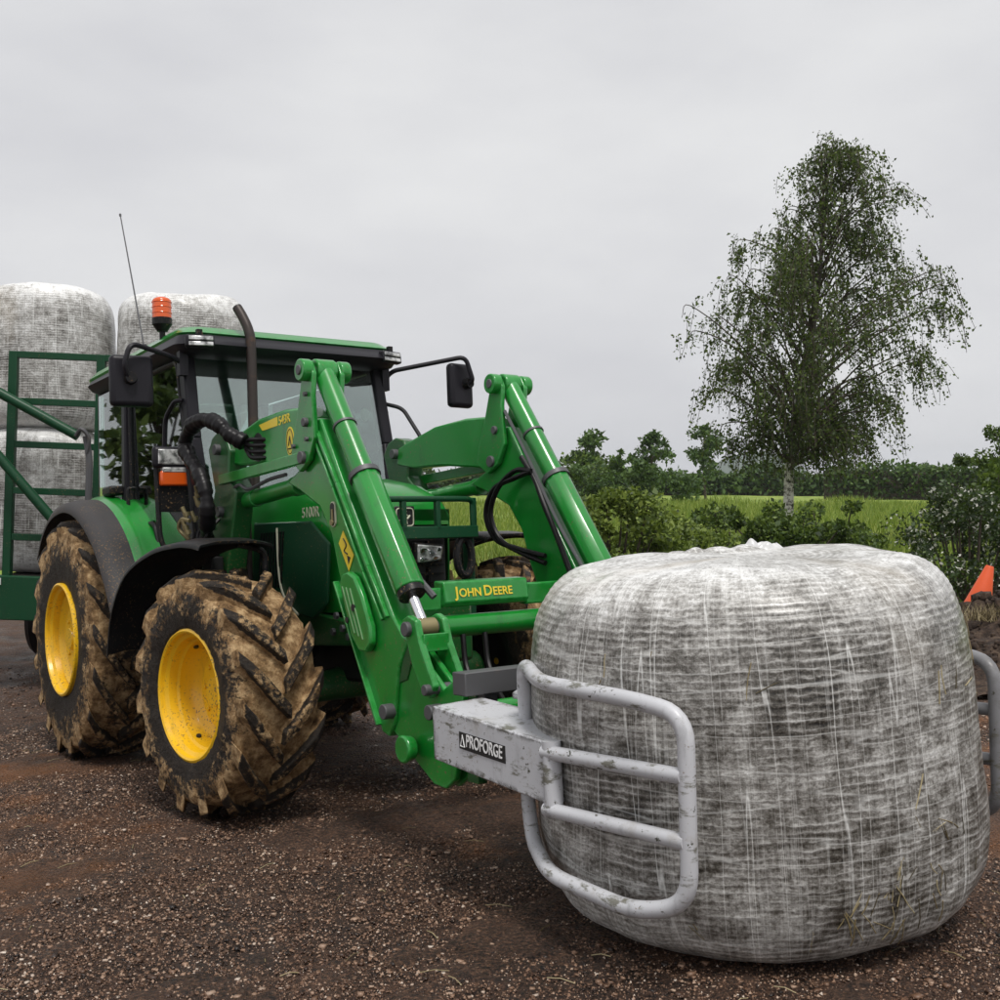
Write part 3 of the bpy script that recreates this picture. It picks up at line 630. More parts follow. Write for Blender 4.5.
# lamp cluster on a bracket by the right step
b = MB(); b.box((1.27, -.71, 1.835), (.05, .255, .125)); lc = b.build('lamp_cluster', M['pillar'], tractor, .02)
b = MB(); b.box((1.298, -.71, 1.837), (.01, .205, .085)); b.build('lens', M['lens'], lc, .01)
b = MB(); b.box((1.28, -.70, 1.715), (.045, .20, .085)); b.build('indicator_lens', M['amber'], lc, .01)
b = MB(); b.box((1.28, -.70, 1.762), (.05, .18, .03)); b.build('side_lens', M['lens'], lc, .006)
b = MB(); b.tube(fillet([(1.25, -.81, 1.78), (1.26, -.80, 1.35), (1.30, -.72, 1.22)], .1), .016, 8); b.tube(fillet([(1.27, -.60, 1.78), (1.28, -.60, 1.30)], .05), .016, 8); b.box((1.26, -.70, 1.60), (.03, .2, .15)); b.build('lamp_bracket', M['black'], lc)

# exhaust
b = MB(); b.tube(catmull([(1.50, -.325, 1.22), (1.50, -.325, 1.7), (1.50, -.325, 2.1), (1.50, -.325, 2.46), (1.49, -.333, 2.56), (1.46, -.352, 2.64), (1.43, -.372, 2.70)], 5), .029, 16, caps=False); b.build('exhaust_stack', M['rust'], tractor, smooth=60)
b = MB(); b.cyl((1.438, -.367, 2.685), (1.427, -.374, 2.706), .027, n=16); b.build('exhaust_mouth', M['ink'], tractor)
b = MB(); b.cyl((1.50, -.325, 1.05), (1.50, -.325, 1.62), .06, n=18); b.build('exhaust_shield', M['rust'], tractor, .01)

# mirrors
def mirror(pts, c, size, rot, knob):
    b = MB(); b.tube(fillet(pts, .05), .015, 8); b.box(pts[0], (.05, .05, .14)); a = b.build('mirror_arm', M['pillar'], tractor)
    b = MB(); b.box((0, 0, 0), (.07, size[0], size[1])); h = b.build('mirror_housing', M['pillar'], a, .03, seg=4); h.location = c; h.rotation_euler = rot
    b = MB(); b.lathe([(.0, .03), (.03, .03), (.036, .0), (.036, -.03)], (.048, knob, .01), 0, 20); b.build('mirror_knob', M['black'], a).matrix_local = Matrix.Translation(c) @ Euler(rot).to_matrix().to_4x4()
    b = MB(); b.box((-.037, 0, 0), (.004, size[0] - .04, size[1] - .04)); g = b.build('mirror_glass', M['chrome'], a); g.location = c; g.rotation_euler = rot
mirror([(1.33, -.67, 2.37), (1.36, -.74, 2.40), (1.38, -.98, 2.455), (1.385, -1.02, 2.33), (1.36, -.99, 2.27)], (1.30, -.955, 2.255), (.235, .29), (0, 0, R_(-8)), -.01)
mirror([(1.30, .67, 2.36), (1.32, .72, 2.42), (1.58, 1.12, 2.50), (1.60, 1.16, 2.34), (1.55, 1.14, 2.32)], (1.50, 1.12, 2.32), (.19, .29), (0, 0, R_(5)), .03)
b = MB(); b.tube(fillet([(1.33, .66, 2.20), (1.40, .74, 2.17), (1.56, .78, 1.95), (1.60, .72, 1.74)], .05), .013, 8); b.build('handrail', M['pillar'], tractor)

# beacon and aerial on the roof
b = MB(); b.cyl((.98, -.66, 2.44), (.98, -.66, 2.63), .018, n=10); b.cyl((.98, -.66, 2.62), (.98, -.66, 2.66), .03, .055, n=24); b.cyl((.98, -.66, 2.66), (.98, -.66, 2.70), .058, n=24); be = b.build('beacon', M['black'], tractor)
pr = [(.056, 2.70), (.056, 2.80)] + [(.056 * math.cos(a), 2.80 + .03 * math.sin(a)) for a in np.linspace(.2, 1.5, 6)]
b = MB(); b.lathe(pr, (.98, -.66, 0), 2, 40); 
for k in range(18):
    a = k * math.pi / 9; b.bar((.98 + .0565 * math.cos(a), -.66 + .0565 * math.sin(a), 2.705), (.98 + .0565 * math.cos(a), -.66 + .0565 * math.sin(a), 2.80), .006, .006)
for z in (2.73, 2.765, 2.795): b.lathe([(.0575, z - .003), (.059, z), (.0575, z + .003)], (.98, -.66, 0), 2, 40)
b.build('beacon_dome', M['amber'], be, smooth=40)
b = MB(); b.tube([(.66, -.66, 2.55), (.45, -.66, 3.04), (.235, -.66, 3.53)], [.006, .005, .004], 6); b.cyl((.662, -.66, 2.53), (.655, -.66, 2.60), .014, n=8); b.cyl((.235, -.66, 3.525), (.232, -.66, 3.54), .008, n=8); b.build('aerial', M['steel'], tractor)
# number disc and label on windscreen
b = MB(); b.cyl((1.29, .52, 2.13), (1.302, .525, 2.13), .04, n=24); b.build('windscreen_disc', M['decal_w'], tractor)

# ------------------------------------------------------------------ front loader
_build = MB.build
MB.org = Vector((0, 0, 0))
def build_org(s, *a, **k):
    if MB.org.length: s.v = [(x - MB.org.x, y - MB.org.y, z - MB.org.z) for x, y, z in s.v]
    return _build(s, *a, **k)
MB.build = build_org

MB.org = Vector((1.7, 0, .75))
loader = empty('front_loader', T_MAT @ MB.org, T_ROT)
tag(loader, 'green front loader with twin boom arms mounted on the tractor', 'front loader')
FB = [(2.66, 1.66), (2.76, 1.88), (2.87, 1.87), (3.055, 1.575), (3.31, 1.20), (3.46, .98), (3.54, .90), (3.585, .884), (3.50, .77), (3.456, .545), (3.40, .475), (3.345, .49), (3.182, .781), (3.00, 1.163), (2.945, 1.33), (2.84, 1.463), (2.64, 1.55), (2.5, 1.60)]
RB = [(1.70, 1.77), (1.72, 1.87), (1.82, 1.895), (2.135, 1.955), (2.45, 1.965), (2.72, 1.945), (2.80, 1.88), (2.72, 1.66), (2.5, 1.69), (2.2, 1.725), (1.9, 1.735)]
KB = [(2.755, 2.085), (2.785, 2.145), (2.83, 2.145), (2.865, 2.08), (2.85, 1.98), (2.865, 1.78), (2.80, 1.68), (2.70, 1.635), (2.61, 1.70), (2.63, 1.78), (2.69, 1.91)]
CR = [(3.50, .80), (3.60, .853), (3.81, .701), (3.885, .745), (3.945, .69), (3.925, .55), (3.90, .45), (3.865, .36), (3.80, .318), (3.715, .324), (3.586, .397), (3.40, .51), (3.444, .632)]
MS = [(1.54, 1.85), (1.60, 1.915), (1.68, 1.94), (1.78, 1.915), (1.84, 1.82), (1.81, 1.69), (1.92, 1.60), (1.86, 1.43), (1.78, 1.2), (1.72, .75), (1.45, .75), (1.46, 1.2), (1.52, 1.45), (1.62, 1.62)]
CV = [(3.069, 1.114), (3.10, 1.155), (3.15, 1.165), (3.21, 1.14), (3.27, 1.06), (3.335, .93), (3.335, .86), (3.29, .82), (3.23, .825), (3.163, .888)]
for s in (1, -1):
    def Yr(a): return a * s
    def mk(b, name, mat, par=loader, each=False, **k):
        b = b if s == 1 else b.mirror(); return (b.build_each if each else b.build)(name, mat, par, **k)
    bm_ = mk(MB().prism(FB, -.595, -.485), 'front_boom', M['green'], bevel=.008)
    b = MB()   # folded flanges along the boom
    for off in (.028, .066):
        q = [(2.875 - off, 1.82 - off * .3), (3.055 - off, 1.575 - off * .5), (3.31 - off, 1.20 - off * .6), (3.46 - off, .98 - off * .3)]
        for (xa, za), (xb, zb_) in zip(q, q[1:]): b.bar((xa, -.602, za), (xb, -.602, zb_), .016, .018, (0, 1, 0))
    b.bar((2.99, -.604, 1.12), (3.34, -.604, .52), .012, .03, (0, 1, 0))
    mk(b, 'boom_flange', M['green'], bm_, bevel=.003, each=True)
    b = MB(); b.prism(CV, -.632, -.597); cv = mk(b, 'boom_cover', M['green'], bm_, bevel=.010)
    b = MB()
    for k in range(3): b.bar((3.105 + .035 * k, -.634, 1.10 - .004 * k), (3.205 + .035 * k, -.634, .90 - .012 * k), .0035, .006, (0, 1, 0))
    mk(b, 'cover_slot', M['slot'], cv, each=True)
    b = MB(); b.cyl((3.20, -.630, 1.01), (3.20, -.637, 1.01), .016); b.cyl((3.14, -.630, .955), (3.14, -.637, .955), .014); mk(b, 'cover_hole', M['ink'], cv, each=True)
    b = MB(); b.prism([(2.975 + .025 * math.cos(a), (1.455 if math.sin(a) > 0 else 1.39) + .025 * math.sin(a)) for a in np.linspace(0, 2 * math.pi, 21)[:-1]], -.602, -.59); sl = mk(b, 'boom_slot', M['decal_w'], bm_)
    b = MB(); b.prism([(2.975 + .019 * math.cos(a), (1.455 if math.sin(a) > 0 else 1.39) + .019 * math.sin(a)) for a in np.linspace(0, 2 * math.pi, 21)[:-1]], -.605, -.59); mk(b, 'slot_hole', M['ink'], sl)
    b = MB(); b.cyl((2.975, -.603, 1.385), (2.975, -.612, 1.385), .014); b.box((2.98, -.607, 1.42), (.012, .004, .05)); mk(b, 'slot_pin', M['brass'], sl)
    b = MB(); b.prism([(3.062, 1.345), (3.155, 1.235), (3.105, 1.165), (3.018, 1.29)], -.5985, -.5965); st = mk(b, 'warning_sticker', M['decal_y'], bm_)
    b = MB(); b.tube(catmull([(3.065, -.599, 1.31), (3.09, -.599, 1.28), (3.07, -.599, 1.255), (3.10, -.599, 1.24)]), .004, 5); b.prism([(3.095, 1.235), (3.125, 1.225), (3.105, 1.195)], -.6, -.597); mk(b, 'sticker_print', M['ink'], st)
    rb_ = mk(MB().prism(RB, -.58, -.50), 'rear_boom', M['green'], bevel=.012)
    for y0, y1 in ((-.625, -.600), (-.480, -.455)): mk(MB().prism(KB, y0, y1), 'knee_plate', M['green'], bevel=.006)
    b = MB()
    for y0, y1 in ((-.665, -.612), (-.468, -.415)): b.cyl((2.808, y0, 2.10), (2.808, y1, 2.10), .052, n=24)
    mk(b, 'pin_boss', M['green'], bevel=.006, each=True)
    b = MB()
    for x, z, r in ((2.808, 2.10, .024), (2.745, 1.70, .030), (2.79, 1.86, .022)): b.cyl((x, -.672, z) if z > 2 else (x, -.645, z), (x, -.41, z) if z > 2 else (x, -.44, z), r, n=16)
    for x, z in ((1.70, 1.84), (1.72, 1.50)): b.cyl((x, -.645, z), (x, -.47, z), .030, n=16)
    mk(b, 'pivot_pin', M['steel'], bevel=.004, each=True)
    # levelling link and lift ram
    mk(MB().bar((1.72, -.615, 1.672), (2.72, -.615, 1.70), .035, .055), 'levelling_link', M['green'], bevel=.004)
    b = MB(); b.cyl((1.85, -.54, 1.55), (2.50, -.54, 1.585), .042, n=20); b.cyl((2.48, -.54, 1.584), (2.54, -.54, 1.587), .05, n=20); b.cyl((1.98, -.54, 1.557), (2.02, -.54, 1.559), .047, n=20); lr = mk(b, 'lift_ram', M['green'], bevel=.003)
    b = MB(); b.cyl((2.53, -.54, 1.586), (2.70, -.54, 1.595), .022, n=16); b.cyl((1.7, -.54, 1.54), (1.87, -.54, 1.551), .03, n=16); mk(b, 'ram_rod', M['chrome'], lr, each=True)
    b = MB(); b.tube(catmull([(1.80, -.60, 1.60), (1.95, -.61, 1.63), (2.05, -.60, 1.60), (2.3, -.60, 1.63), (2.5, -.60, 1.64)]), .010, 6); mk(b, 'ram_pipe', M['steel'], lr)
    # tilt ram over the boom
    A = Vector((2.808, -.54, 2.10)); B = Vector((3.625, -.54, .93)); D = B - A
    b = MB(); b.cyl(A, A + D * .47, .050, n=24); b.cyl(A + Vector((0, -.05, 0)), A + Vector((0, .05, 0)), .056, n=20); b.cyl(A + D * .45, A + D * .87, .066, n=10); tr = mk(b, 'tilt_ram', M['green'], bevel=.006)
    b = MB(); b.cyl(A + D * .435, A + D * .452, .072, n=24); b.cyl(A + D * .235, A + D * .243, .056, n=24); mk(b, 'ram_clamp', M['steel'], tr, each=True)
    b = MB(); b.cyl(A + D * .862, A + D * .89, .058, n=24); mk(b, 'ram_gland', M['black'], tr)
    b = MB(); b.cyl(A + D * .87, B, .022, n=20); mk(b, 'ram_rod', M['chrome'], tr)
    b = MB(); b.cyl(B + Vector((0, -.04, 0)), B + Vector((0, .04, 0)), .040, n=20); mk(b, 'rod_eye', M['brass'], tr)
    b = MB(); b.tube(catmull([A + D * .10 + Vector((-.03, .07, -.03)), A + D * .3 + Vector((-.03, .07, -.03)), A + D * .6 + Vector((-.03, .085, -.03)), A + D * .85 + Vector((-.01, .09, -.02))]), .009, 6); b.cyl(A + D * .84 + Vector((-.01, .07, -.0)), A + D * .90 + Vector((.0, .10, .0)), .016, n=8); mk(b, 'ram_pipe', M['steel'], tr)
    # bell crank and implement carrier
    for y0, y1 in ((-.620, -.590), (-.490, -.460)):
        mk(MB().prism([(3.575, .965), (3.625, .985), (3.68, .965), (3.705, .88), (3.80, .715), (3.765, .665), (3.715, .68), (3.64, .79)], y0, y1), 'bell_crank', M['green'], bevel=.006)
        mk(MB().prism(CR, *((-.582, -.556) if y0 < -.55 else (-.524, -.498))), 'carrier_plate', M['green'], bevel=.006)
        mk(MB().prism([(3.58, .94), (3.66, .93), (3.55, .72), (3.48, .70)], y0 + .032, y1 + .012), 'guide_link', M['gdull'], bevel=.004)
    b = MB(); b.bar((3.70, -.60, .875), (3.70, -.48, .875), .02, .07); mk(b, 'crank_web', M['green'], bevel=.003)
    b = MB(); b.cyl((3.625, -.64, .93), (3.625, -.44, .93), .030, n=16); b.cyl((3.43, -.64, .585), (3.43, -.44, .585), .032, n=16); b.cyl((3.765, -.645, .70), (3.765, -.43, .70), .022, n=16); b.cyl((3.78, -.64, .615), (3.78, -.45, .615), .03, n=16); mk(b, 'pivot_pin', M['steel'], bevel=.004, each=True)
    b = MB(); b.cyl((3.60, -.655, .455), (3.60, -.60, .455), .058, .045, n=20); mk(b, 'carrier_boss', M['green'], bevel=.01)
    mk(MB().prism(MS, -.615, -.505), 'mast', M['gdull'], bevel=.01)
    b = MB(); b.box((1.60, -.40, .82), (.34, .30, .16)); b.prism([(1.5, .75), (2.75, .80), (2.75, .90), (1.7, 1.0)], -.34, -.29); mk(b, 'loader_subframe', M['gdull'], bevel=.01)
# hoses looping on the inside of the far arm
for k, off in enumerate((0, .035)):
    b = MB(); b.tube(catmull([(3.09, .45, 1.62), (2.98, .43, 1.63 - off), (2.84 - off, .42, 1.55), (2.77 - off * 1.2, .42, 1.42), (2.83 - off, .43, 1.29), (2.98, .44, 1.22 + off * .4), (3.16, .46, 1.16 + off)], 8), .014, 8); b.build('hydraulic_hose', M['hose'], loader)
b = MB(); b.tube(catmull([(3.0, .46, 1.70), (3.1, .46, 1.58), (3.18, .45, 1.45), (3.28, .46, 1.25), (3.4, .46, 1.0)], 8), .014, 8); b.build('hydraulic_hose', M['hose'], loader)
# sleeved hose bundle beside the near mast
path = catmull([(2.06, -.62, 1.84), (2.0, -.68, 1.89), (1.93, -.71, 1.95), (1.82, -.735, 1.985), (1.66, -.745, 1.97), (1.555, -.75, 1.885), (1.63, -.75, 1.79), (1.75, -.745, 1.70), (1.82, -.74, 1.58), (1.80, -.73, 1.46), (1.66, -.68, 1.36), (1.62, -.62, 1.25)], 10)
b = MB(); b.tube(path, [.040 + .003 * math.sin(i * 2.1) + .005 * math.sin(i * .37) + .003 * math.sin(i * .83) for i in range(len(path))], 12); b.build('hose_sleeve', M['hose'], loader, smooth=60)
b = MB()
for k in range(4): b.tube(catmull([(2.06, -.615, 1.845 - .012 * k), (2.12, -.61, 1.85 - .03 * k), (2.19, -.595, 1.845 - .032 * k), (2.24, -.56, 1.84 - .03 * k)], 5), .012, 6)
b.build('hose_ends', M['hose'], loader)
b = MB(); b.prism([(2.14 + .065 * math.cos(a), 1.81 + .075 * math.sin(a)) for a in np.linspace(0, 6.2832, 25)[:-1]], -.583, -.57); b.build('hose_port', M['ink'], loader)
random.seed(4); b = MB()
for k in range(9):
    x, y, z = 1.58 + random.uniform(-.1, .16), -.70 + random.uniform(-.05, .05), 1.38 + .025 * k; b.cyl((x, y, z), (x + random.uniform(-.03, .05), y - .02, z + .06), .012, n=8); b.cyl((x, y, z + .01), (x, y - .005, z + .03), .019, n=8)
b.tube(catmull([(1.50, -.72, 1.36), (1.46, -.76, 1.42), (1.50, -.76, 1.47), (1.57, -.74, 1.46)]), .012, 6); b.build_each('hose_coupling', M['brass'], loader)
# cross beam, torque tube, guard
b = MB(); b.prism([(3.22, .99), (3.29, .985), (3.315, 1.005), (3.30, 1.10), (3.22, 1.105)], -.235, .235); b.prism([(3.23, .975), (3.285, .975), (3.285, 1.075), (3.23, 1.075)], -.49, -.234); b.prism([(3.23, .975), (3.285, .975), (3.285, 1.075), (3.23, 1.075)], .234, .49)
bea = b.build('cross_beam', M['green'], loader, .008)
b = MB(); b.cyl((3.27, -.49, .90), (3.27, .49, .90), .050, n=28); b.build('torque_tube', M['green'], loader)
MT = plane_front(3.3135, -.195, 1.030); MT = Matrix.Translation(-MB.org) @ MT @ Matrix.Rotation(R_(-8.5), 4, 'X')
text_into('beam_lettering', [('J', .017, 0, .066), ('OHN', .036, 0, .053), ('D', .170, 0, .066), ('EERE', .222, 0, .053)], M['decal_y'], bea, MT, .0015, .018)
OR = Matrix.Translation(-MB.org)
b = MB(); b.prism([(2.16, 1.922), (2.20, 1.888), (2.38, 1.893), (2.38, 1.938)], -.5825, -.5805); b.build('boom_stripe', M['decal_y'], loader)
text_into('boom_lettering', [('543R', 0, 0, .062)], M['decal_y'], loader, OR @ plane_right(2.395, -.5815, 1.893, R_(2)), bold=.01)
b = MB(); b.prism([(2.52 + .044 * math.cos(a), 1.80 + .072 * math.sin(a)) for a in np.linspace(0, 6.2832, 33)[:-1]], -.5830, -.5805); ov = b.build('oval_sticker', M['decal_y'], loader)
b = MB(); b.tube([(2.52 + .035 * math.cos(a), -.5835, 1.80 + .06 * math.sin(a)) for a in np.linspace(0, 6.2832, 33)], .002, 4); b.tube([(2.505, -.584, 1.78), (2.52, -.584, 1.825), (2.535, -.584, 1.78)], .003, 4); b.tube([(2.50, -.584, 1.765), (2.545, -.584, 1.765)], .003, 4); b.build('sticker_print', M['ink'], ov)
b = MB(); b.tube(fillet([(2.74, -.33, 1.32), (2.74, -.33, 1.50), (2.76, -.25, 1.503), (2.76, .25, 1.503), (2.74, .33, 1.50), (2.74, .33, 1.32)], .04), .016, 8)
for y in (-.10, .10): b.box((2.755, y, 1.42), (.03, .028, .16))
b.box((2.755, 0, 1.335), (.03, .68, .062)); b.box((2.74, .33, 1.41), (.02, .035, .2)); b.box((2.70, -.30, 1.1), (.05, .04, .5)); b.box((2.70, .32, 1.1), (.05, .04, .5)); b.build('grille_guard', M['dgreen'], loader, .005)
b = MB(); b.tube([(2.74, .265 + .045 * math.cos(a), 1.205 + .095 * math.sin(a)) for a in np.linspace(0, 6.2832, 33)], .021, 8); b.build('guard_bracket', M['black'], loader)
# bolts, pipe runs and hoses
def bolts(name, pts, y, r=.016, par=None):
    for x, z in pts: MB().cyl((x, y, z), (x, y - .016, z), r, n=6).build(name, M['steel'], par or loader, .002)
bolts('bolt', [(1.56, 1.30), (1.66, 1.05), (1.60, .90), (1.75, 1.15), (1.60, 1.42)], -.615, .017)
bolts('bolt', [(2.66, 1.76), (2.80, 1.78), (2.80, 1.99)], -.625, .012); bolts('bolt', [(2.46, .86), (2.56, .88), (2.50, .94), (2.62, .84)], -.345, .02)
for k in range(2):
    b = MB(); b.tube(catmull([(2.62, -.47 + .03 * k, 1.62), (2.95, -.465 + .03 * k, 1.34), (3.15, -.465 + .03 * k, 1.02), (3.32, -.465 + .03 * k, .72)], 6), .009, 6); b.build('boom_pipe', M['steel'], loader)
    b = MB(); b.tube(catmull([(3.30, -.14 + .12 * k, .86), (3.36, -.16 + .12 * k, .70), (3.55, -.18 + .10 * k, .55), (3.80, -.20 + .10 * k, .56), (4.0, -.20 + .1 * k, .68)], 7), .013, 8); b.build('hydraulic_hose', M['hose'], loader)
b = MB(); b.box((1.68, -.66, 1.20), (.14, .07, .12)); vb = b.build('valve_block', M['engine'], loader, .008)
for k in range(4): b = MB(); b.tube(catmull([(1.64 + .03 * k, -.69, 1.25), (1.63 + .03 * k, -.72, 1.32), (1.60 + .05 * k, -.70, 1.40), (1.62 + .04 * k, -.64, 1.46)], 5), .010, 6); b.build('valve_hose', M['hose'], vb)
# carrier cross tubes
b = MB(); b.cyl((3.86, -.46, .385), (3.86, .46, .385), .03, n=16); b.cyl((3.74, -.46, .585), (3.74, .46, .585), .04, n=16); b.build('carrier_tube', M['green'], loader)

# ------------------------------------------------------------------ bale grab
MB.org = Vector((4.0, 0, .35))
grab = empty('bale_grab', T_MAT @ MB.org, T_ROT)
tag(grab, 'worn light grey bale squeezer with tubular arms on the loader', 'bale grab')
b = MB(); b.box((4.035, 0, .745), (.085, 1.32, .085)); b.build('top_rail', M['steel'], grab, .004)
b = MB(); b.box((4.035, 0, .42), (.085, .98, .085)); b.build('bottom_rail', M['steel'], grab, .004)
b = MB()
for y in (-.52, -.20, .20, .52): b.box((4.015, y, .57), (.05, .06, .30))
b.build_each('headstock_upright', M['steel'], grab, bevel=.004)
b = MB()
for y in (-.54, .54): b.prism([(3.93, .72), (3.95, .75), (3.995, .76), (3.995, .36), (3.92, .36)], y - .02, y + .02)
b.build_each('hook', M['gdull'], grab, bevel=.003)
ARM = [(4.06, -.795), (4.715, -.80), (4.73, -.745), (4.50, -.60), (4.42, -.575), (4.06, -.575)]
for s in (1, -1):
    def mk(b, name, mat, par=grab, **k): return (b if s == 1 else b.mirror()).build(name, mat, par, **k)
    b = MB(); n = len(ARM)
    zt = [.685, .632, .632, .66, .67, .692]; zb = [.495, .440, .440, .46, .47, .49]
    b.add([(x, y, z) for (x, y), z in zip(ARM, zb)] + [(x, y, z) for (x, y), z in zip(ARM, zt)], [list(range(n))[::-1], list(range(n, 2 * n))] + [[i, (i + 1) % n, n + (i + 1) % n, n + i] for i in range(n)])
    arm = mk(b, 'arm_box', M['grey'], bevel=.006)
    pipe = fillet([(4.43, -.655, .50), (4.43, -.66, .815), (4.50, -.70, .845), (4.69, -.795, .812), (5.12, -.80, .795), (5.285, -.765, .765), (5.27, -.765, .255), (5.09, -.80, .205), (4.70, -.795, .225), (4.47, -.68, .265), (4.42, -.655, .40), (4.43, -.655, .48)], .09, 6)
    mk(MB().tube(pipe, .0245, 16), 'outer_pipe', M['greyp' if s == 1 else 'grey_dark'], smooth=60)
    for z in (.600, .425): mk(MB().cyl((4.70, -.795, z), (5.275, -.772, z), .0225, n=16), 'cross_pipe', M['greyp' if s == 1 else 'grey_dark'], smooth=60)
    mk(MB().cyl((4.725, -.785, .635), (4.725, -.785, .42), .030, n=16), 'corner_pipe', M['greyp'], smooth=60)
    b = MB(); b.prism([(4.14, -.46), (4.20, -.36), (4.36, -.34), (4.46, -.42), (4.50, -.56), (4.24, -.57)], .700, .722, 2); mk(b, 'hinge_plate', M['grey'], bevel=.003)
    b = MB(); b.cyl((4.10, -.20, .56), (4.34, -.50, .57), .035, n=16); mk(b, 'squeeze_ram', M['steel'])
    b = MB(); b.cyl((4.32, -.52, .40), (4.32, -.52, .70), .045, n=16); mk(b, 'hinge_tube', M['steel'])
    if s == 1:
        lb = MB(); lb.prism([(4.235, .556), (4.500, .537), (4.500, .594), (4.235, .613)], -.8002, -.7975); pl = lb.build('name_plate', M['ink'], arm)
        OG = Matrix.Translation(-MB.org)
        text_into('lettering', [('PROFORGE', 0, 0, .059)], M['white'], pl, OG @ plane_right(4.275, -.8006, .5665, R_(-4.2)) @ Matrix.Scale(.70, 4, (1, 0, 0)), bold=.012)
        lb = MB(); lb.tube([(4.243, -.8008, .565), (4.256, -.8008, .603), (4.268, -.8008, .563), (4.243, -.8008, .565)], .0022, 4); lb.build('logo_mark', M['white'], pl)
MB.org = Vector((0, 0, 0))

# ------------------------------------------------------------------ bales
def bale_mesh(Rb, H, seed, nu=220, nv=90, e1=.30, e2=.36, lump=1.0):
    ph = np.linspace(-math.pi / 2, math.pi / 2, nv); c, s = np.cos(ph), np.sin(ph)
    r = Rb * np.sign(c) * np.abs(c) ** e1; z = H / 2 * np.sign(s) * np.abs(s) ** e2
    r *= (1 + .02 * (1 - ((z + H * .12) / (H * .6)) ** 2)) * (1 - .045 * z / H)
    arc = np.concatenate([[0], np.cumsum(np.hypot(np.diff(r), np.diff(z)))])
    th = np.linspace(0, 2 * math.pi, nu + 1)
    TH, RR = np.meshgrid(th, r); ZZ = np.repeat(z[:, None], nu + 1, 1); UV = np.stack([TH * Rb, np.repeat(arc[:, None], nu + 1, 1)], -1).reshape(-1, 2)
    P = np.stack([RR * np.cos(TH), RR * np.sin(TH), ZZ], -1).reshape(-1, 3)
    d = lump * (.010 * sins(P, seed, 5.0, 12, 2) + .0045 * sins(P, seed + 1, 22, 14, 2)) + 0.0014 * np.sin(UV[:, 1] * 270 + 2.0 * sins(P, seed + 2, 6)) * (.5 + .5 * sins(P, seed + 3, 4))
    n = P / np.array([Rb, Rb, H / 2]); n = np.sign(n) * np.abs(n) ** 5; n /= np.linalg.norm(n, axis=1)[:, None] + 1e-9
    P = P + n * d[:, None]
    return P, grid_faces(nu + 1, nv), UV
def make_bale(parent_loc, rot, Rb, H, seed, mat, label, group, hi=True, **k):
    root = empty('wrapped_bale', parent_loc, rot); tag(root, label, 'bale', group)
    P, F, UV = bale_mesh(Rb, H, seed, *((260, 120) if hi else (96, 48)), **k); P[:, 2] += H / 2
    o = mesh_np('film_wrap', P, F, mat, root, smooth=True, uv=UV)
    return root
BR, BH = .705, 1.15
front_bale = make_bale(T_MAT @ Vector((4.845, 0, .035)), (T_ROT[0], T_ROT[1], T_ROT[2] + 1.0), BR, BH, 40, M['film'], 'large white film wrapped round bale gripped by the bale grab', None)
# crumpled loose film on top and straw showing through low on the side
def crumple(nx, ny, sx, sy, amp, seed):
    rg = np.random.default_rng(seed); X, Y = grid(np.linspace(-1, 1, nx), np.linspace(-1, 1, ny)); Q = np.stack([X, Y], 1)
    edge = np.clip(1 - np.hypot(X, Y) ** 4, 0, 1); Z = (np.abs(sins(Q * np.array([[1.0, .35]]), seed, 9, 10, 2)) * amp * .8 + sins(Q * np.array([[.4, 1.0]]), seed + 5, 5) * amp * .3 + amp * .5) * edge - .006
    return np.stack([X * sx * (1 + .15 * sins(Q, seed + 1, 3)), Y * sy * (1 + .15 * sins(Q, seed + 2, 3)), Z], 1), grid_faces(nx, ny)
V, F = crumple(90, 34, .27, .10, .015, 3); lf = mesh_np('loose_film', V, F, M['film2'], front_bale, smooth=True, uv=V[:, :2]); lf.location = (-.08, .22, BH - .002); lf.rotation_euler = (0, 0, .05)
V, F = crumple(40, 26, .085, .05, .020, 9); lf = mesh_np('torn_film', V, F, M['loose'], front_bale, smooth=True); lf.location = (.16, .26, BH - .002)
def straw_strands():
    rg = np.random.default_rng(8); b = MB()
    for k in range(190):
        if k < 140: a, z = rg.normal(-1.50, .26), abs(rg.normal(.22, .12)) + .10
        else: a, z = rg.uniform(-2.9, .2), rg.uniform(.12, .95)
        ln = rg.uniform(.03, .13); t = rg.normal(1.25, .5) * rg.choice([-1, 1]); q = []
        for u in np.linspace(-.5, .5, 4):
            aa = a + math.cos(t) * ln * u / BR + .02 * u * u * rg.normal(); zz = z + math.sin(t) * ln * u
            sn = (zz - BH / 2) / (BH / 2); s_ = np.sign(sn) * abs(sn) ** (1 / .36); c_ = math.sqrt(max(0, 1 - s_ * s_)); r = BR * c_ ** .30 * (1 + .02 * (1 - ((zz - BH / 2 + BH * .12) / (BH * .6)) ** 2)) * (1 - .045 * (zz - BH / 2) / BH)
            q.append((( r + .001) * math.cos(aa), (r + .001) * math.sin(aa), zz))
        b.tube(q, .0012 + .0008 * rg.random(), 5)
    o = b.build('straw_stalks', M['straw'], front_bale, smooth=0, recalc=False); o['kind'] = 'stuff'
straw_strands()

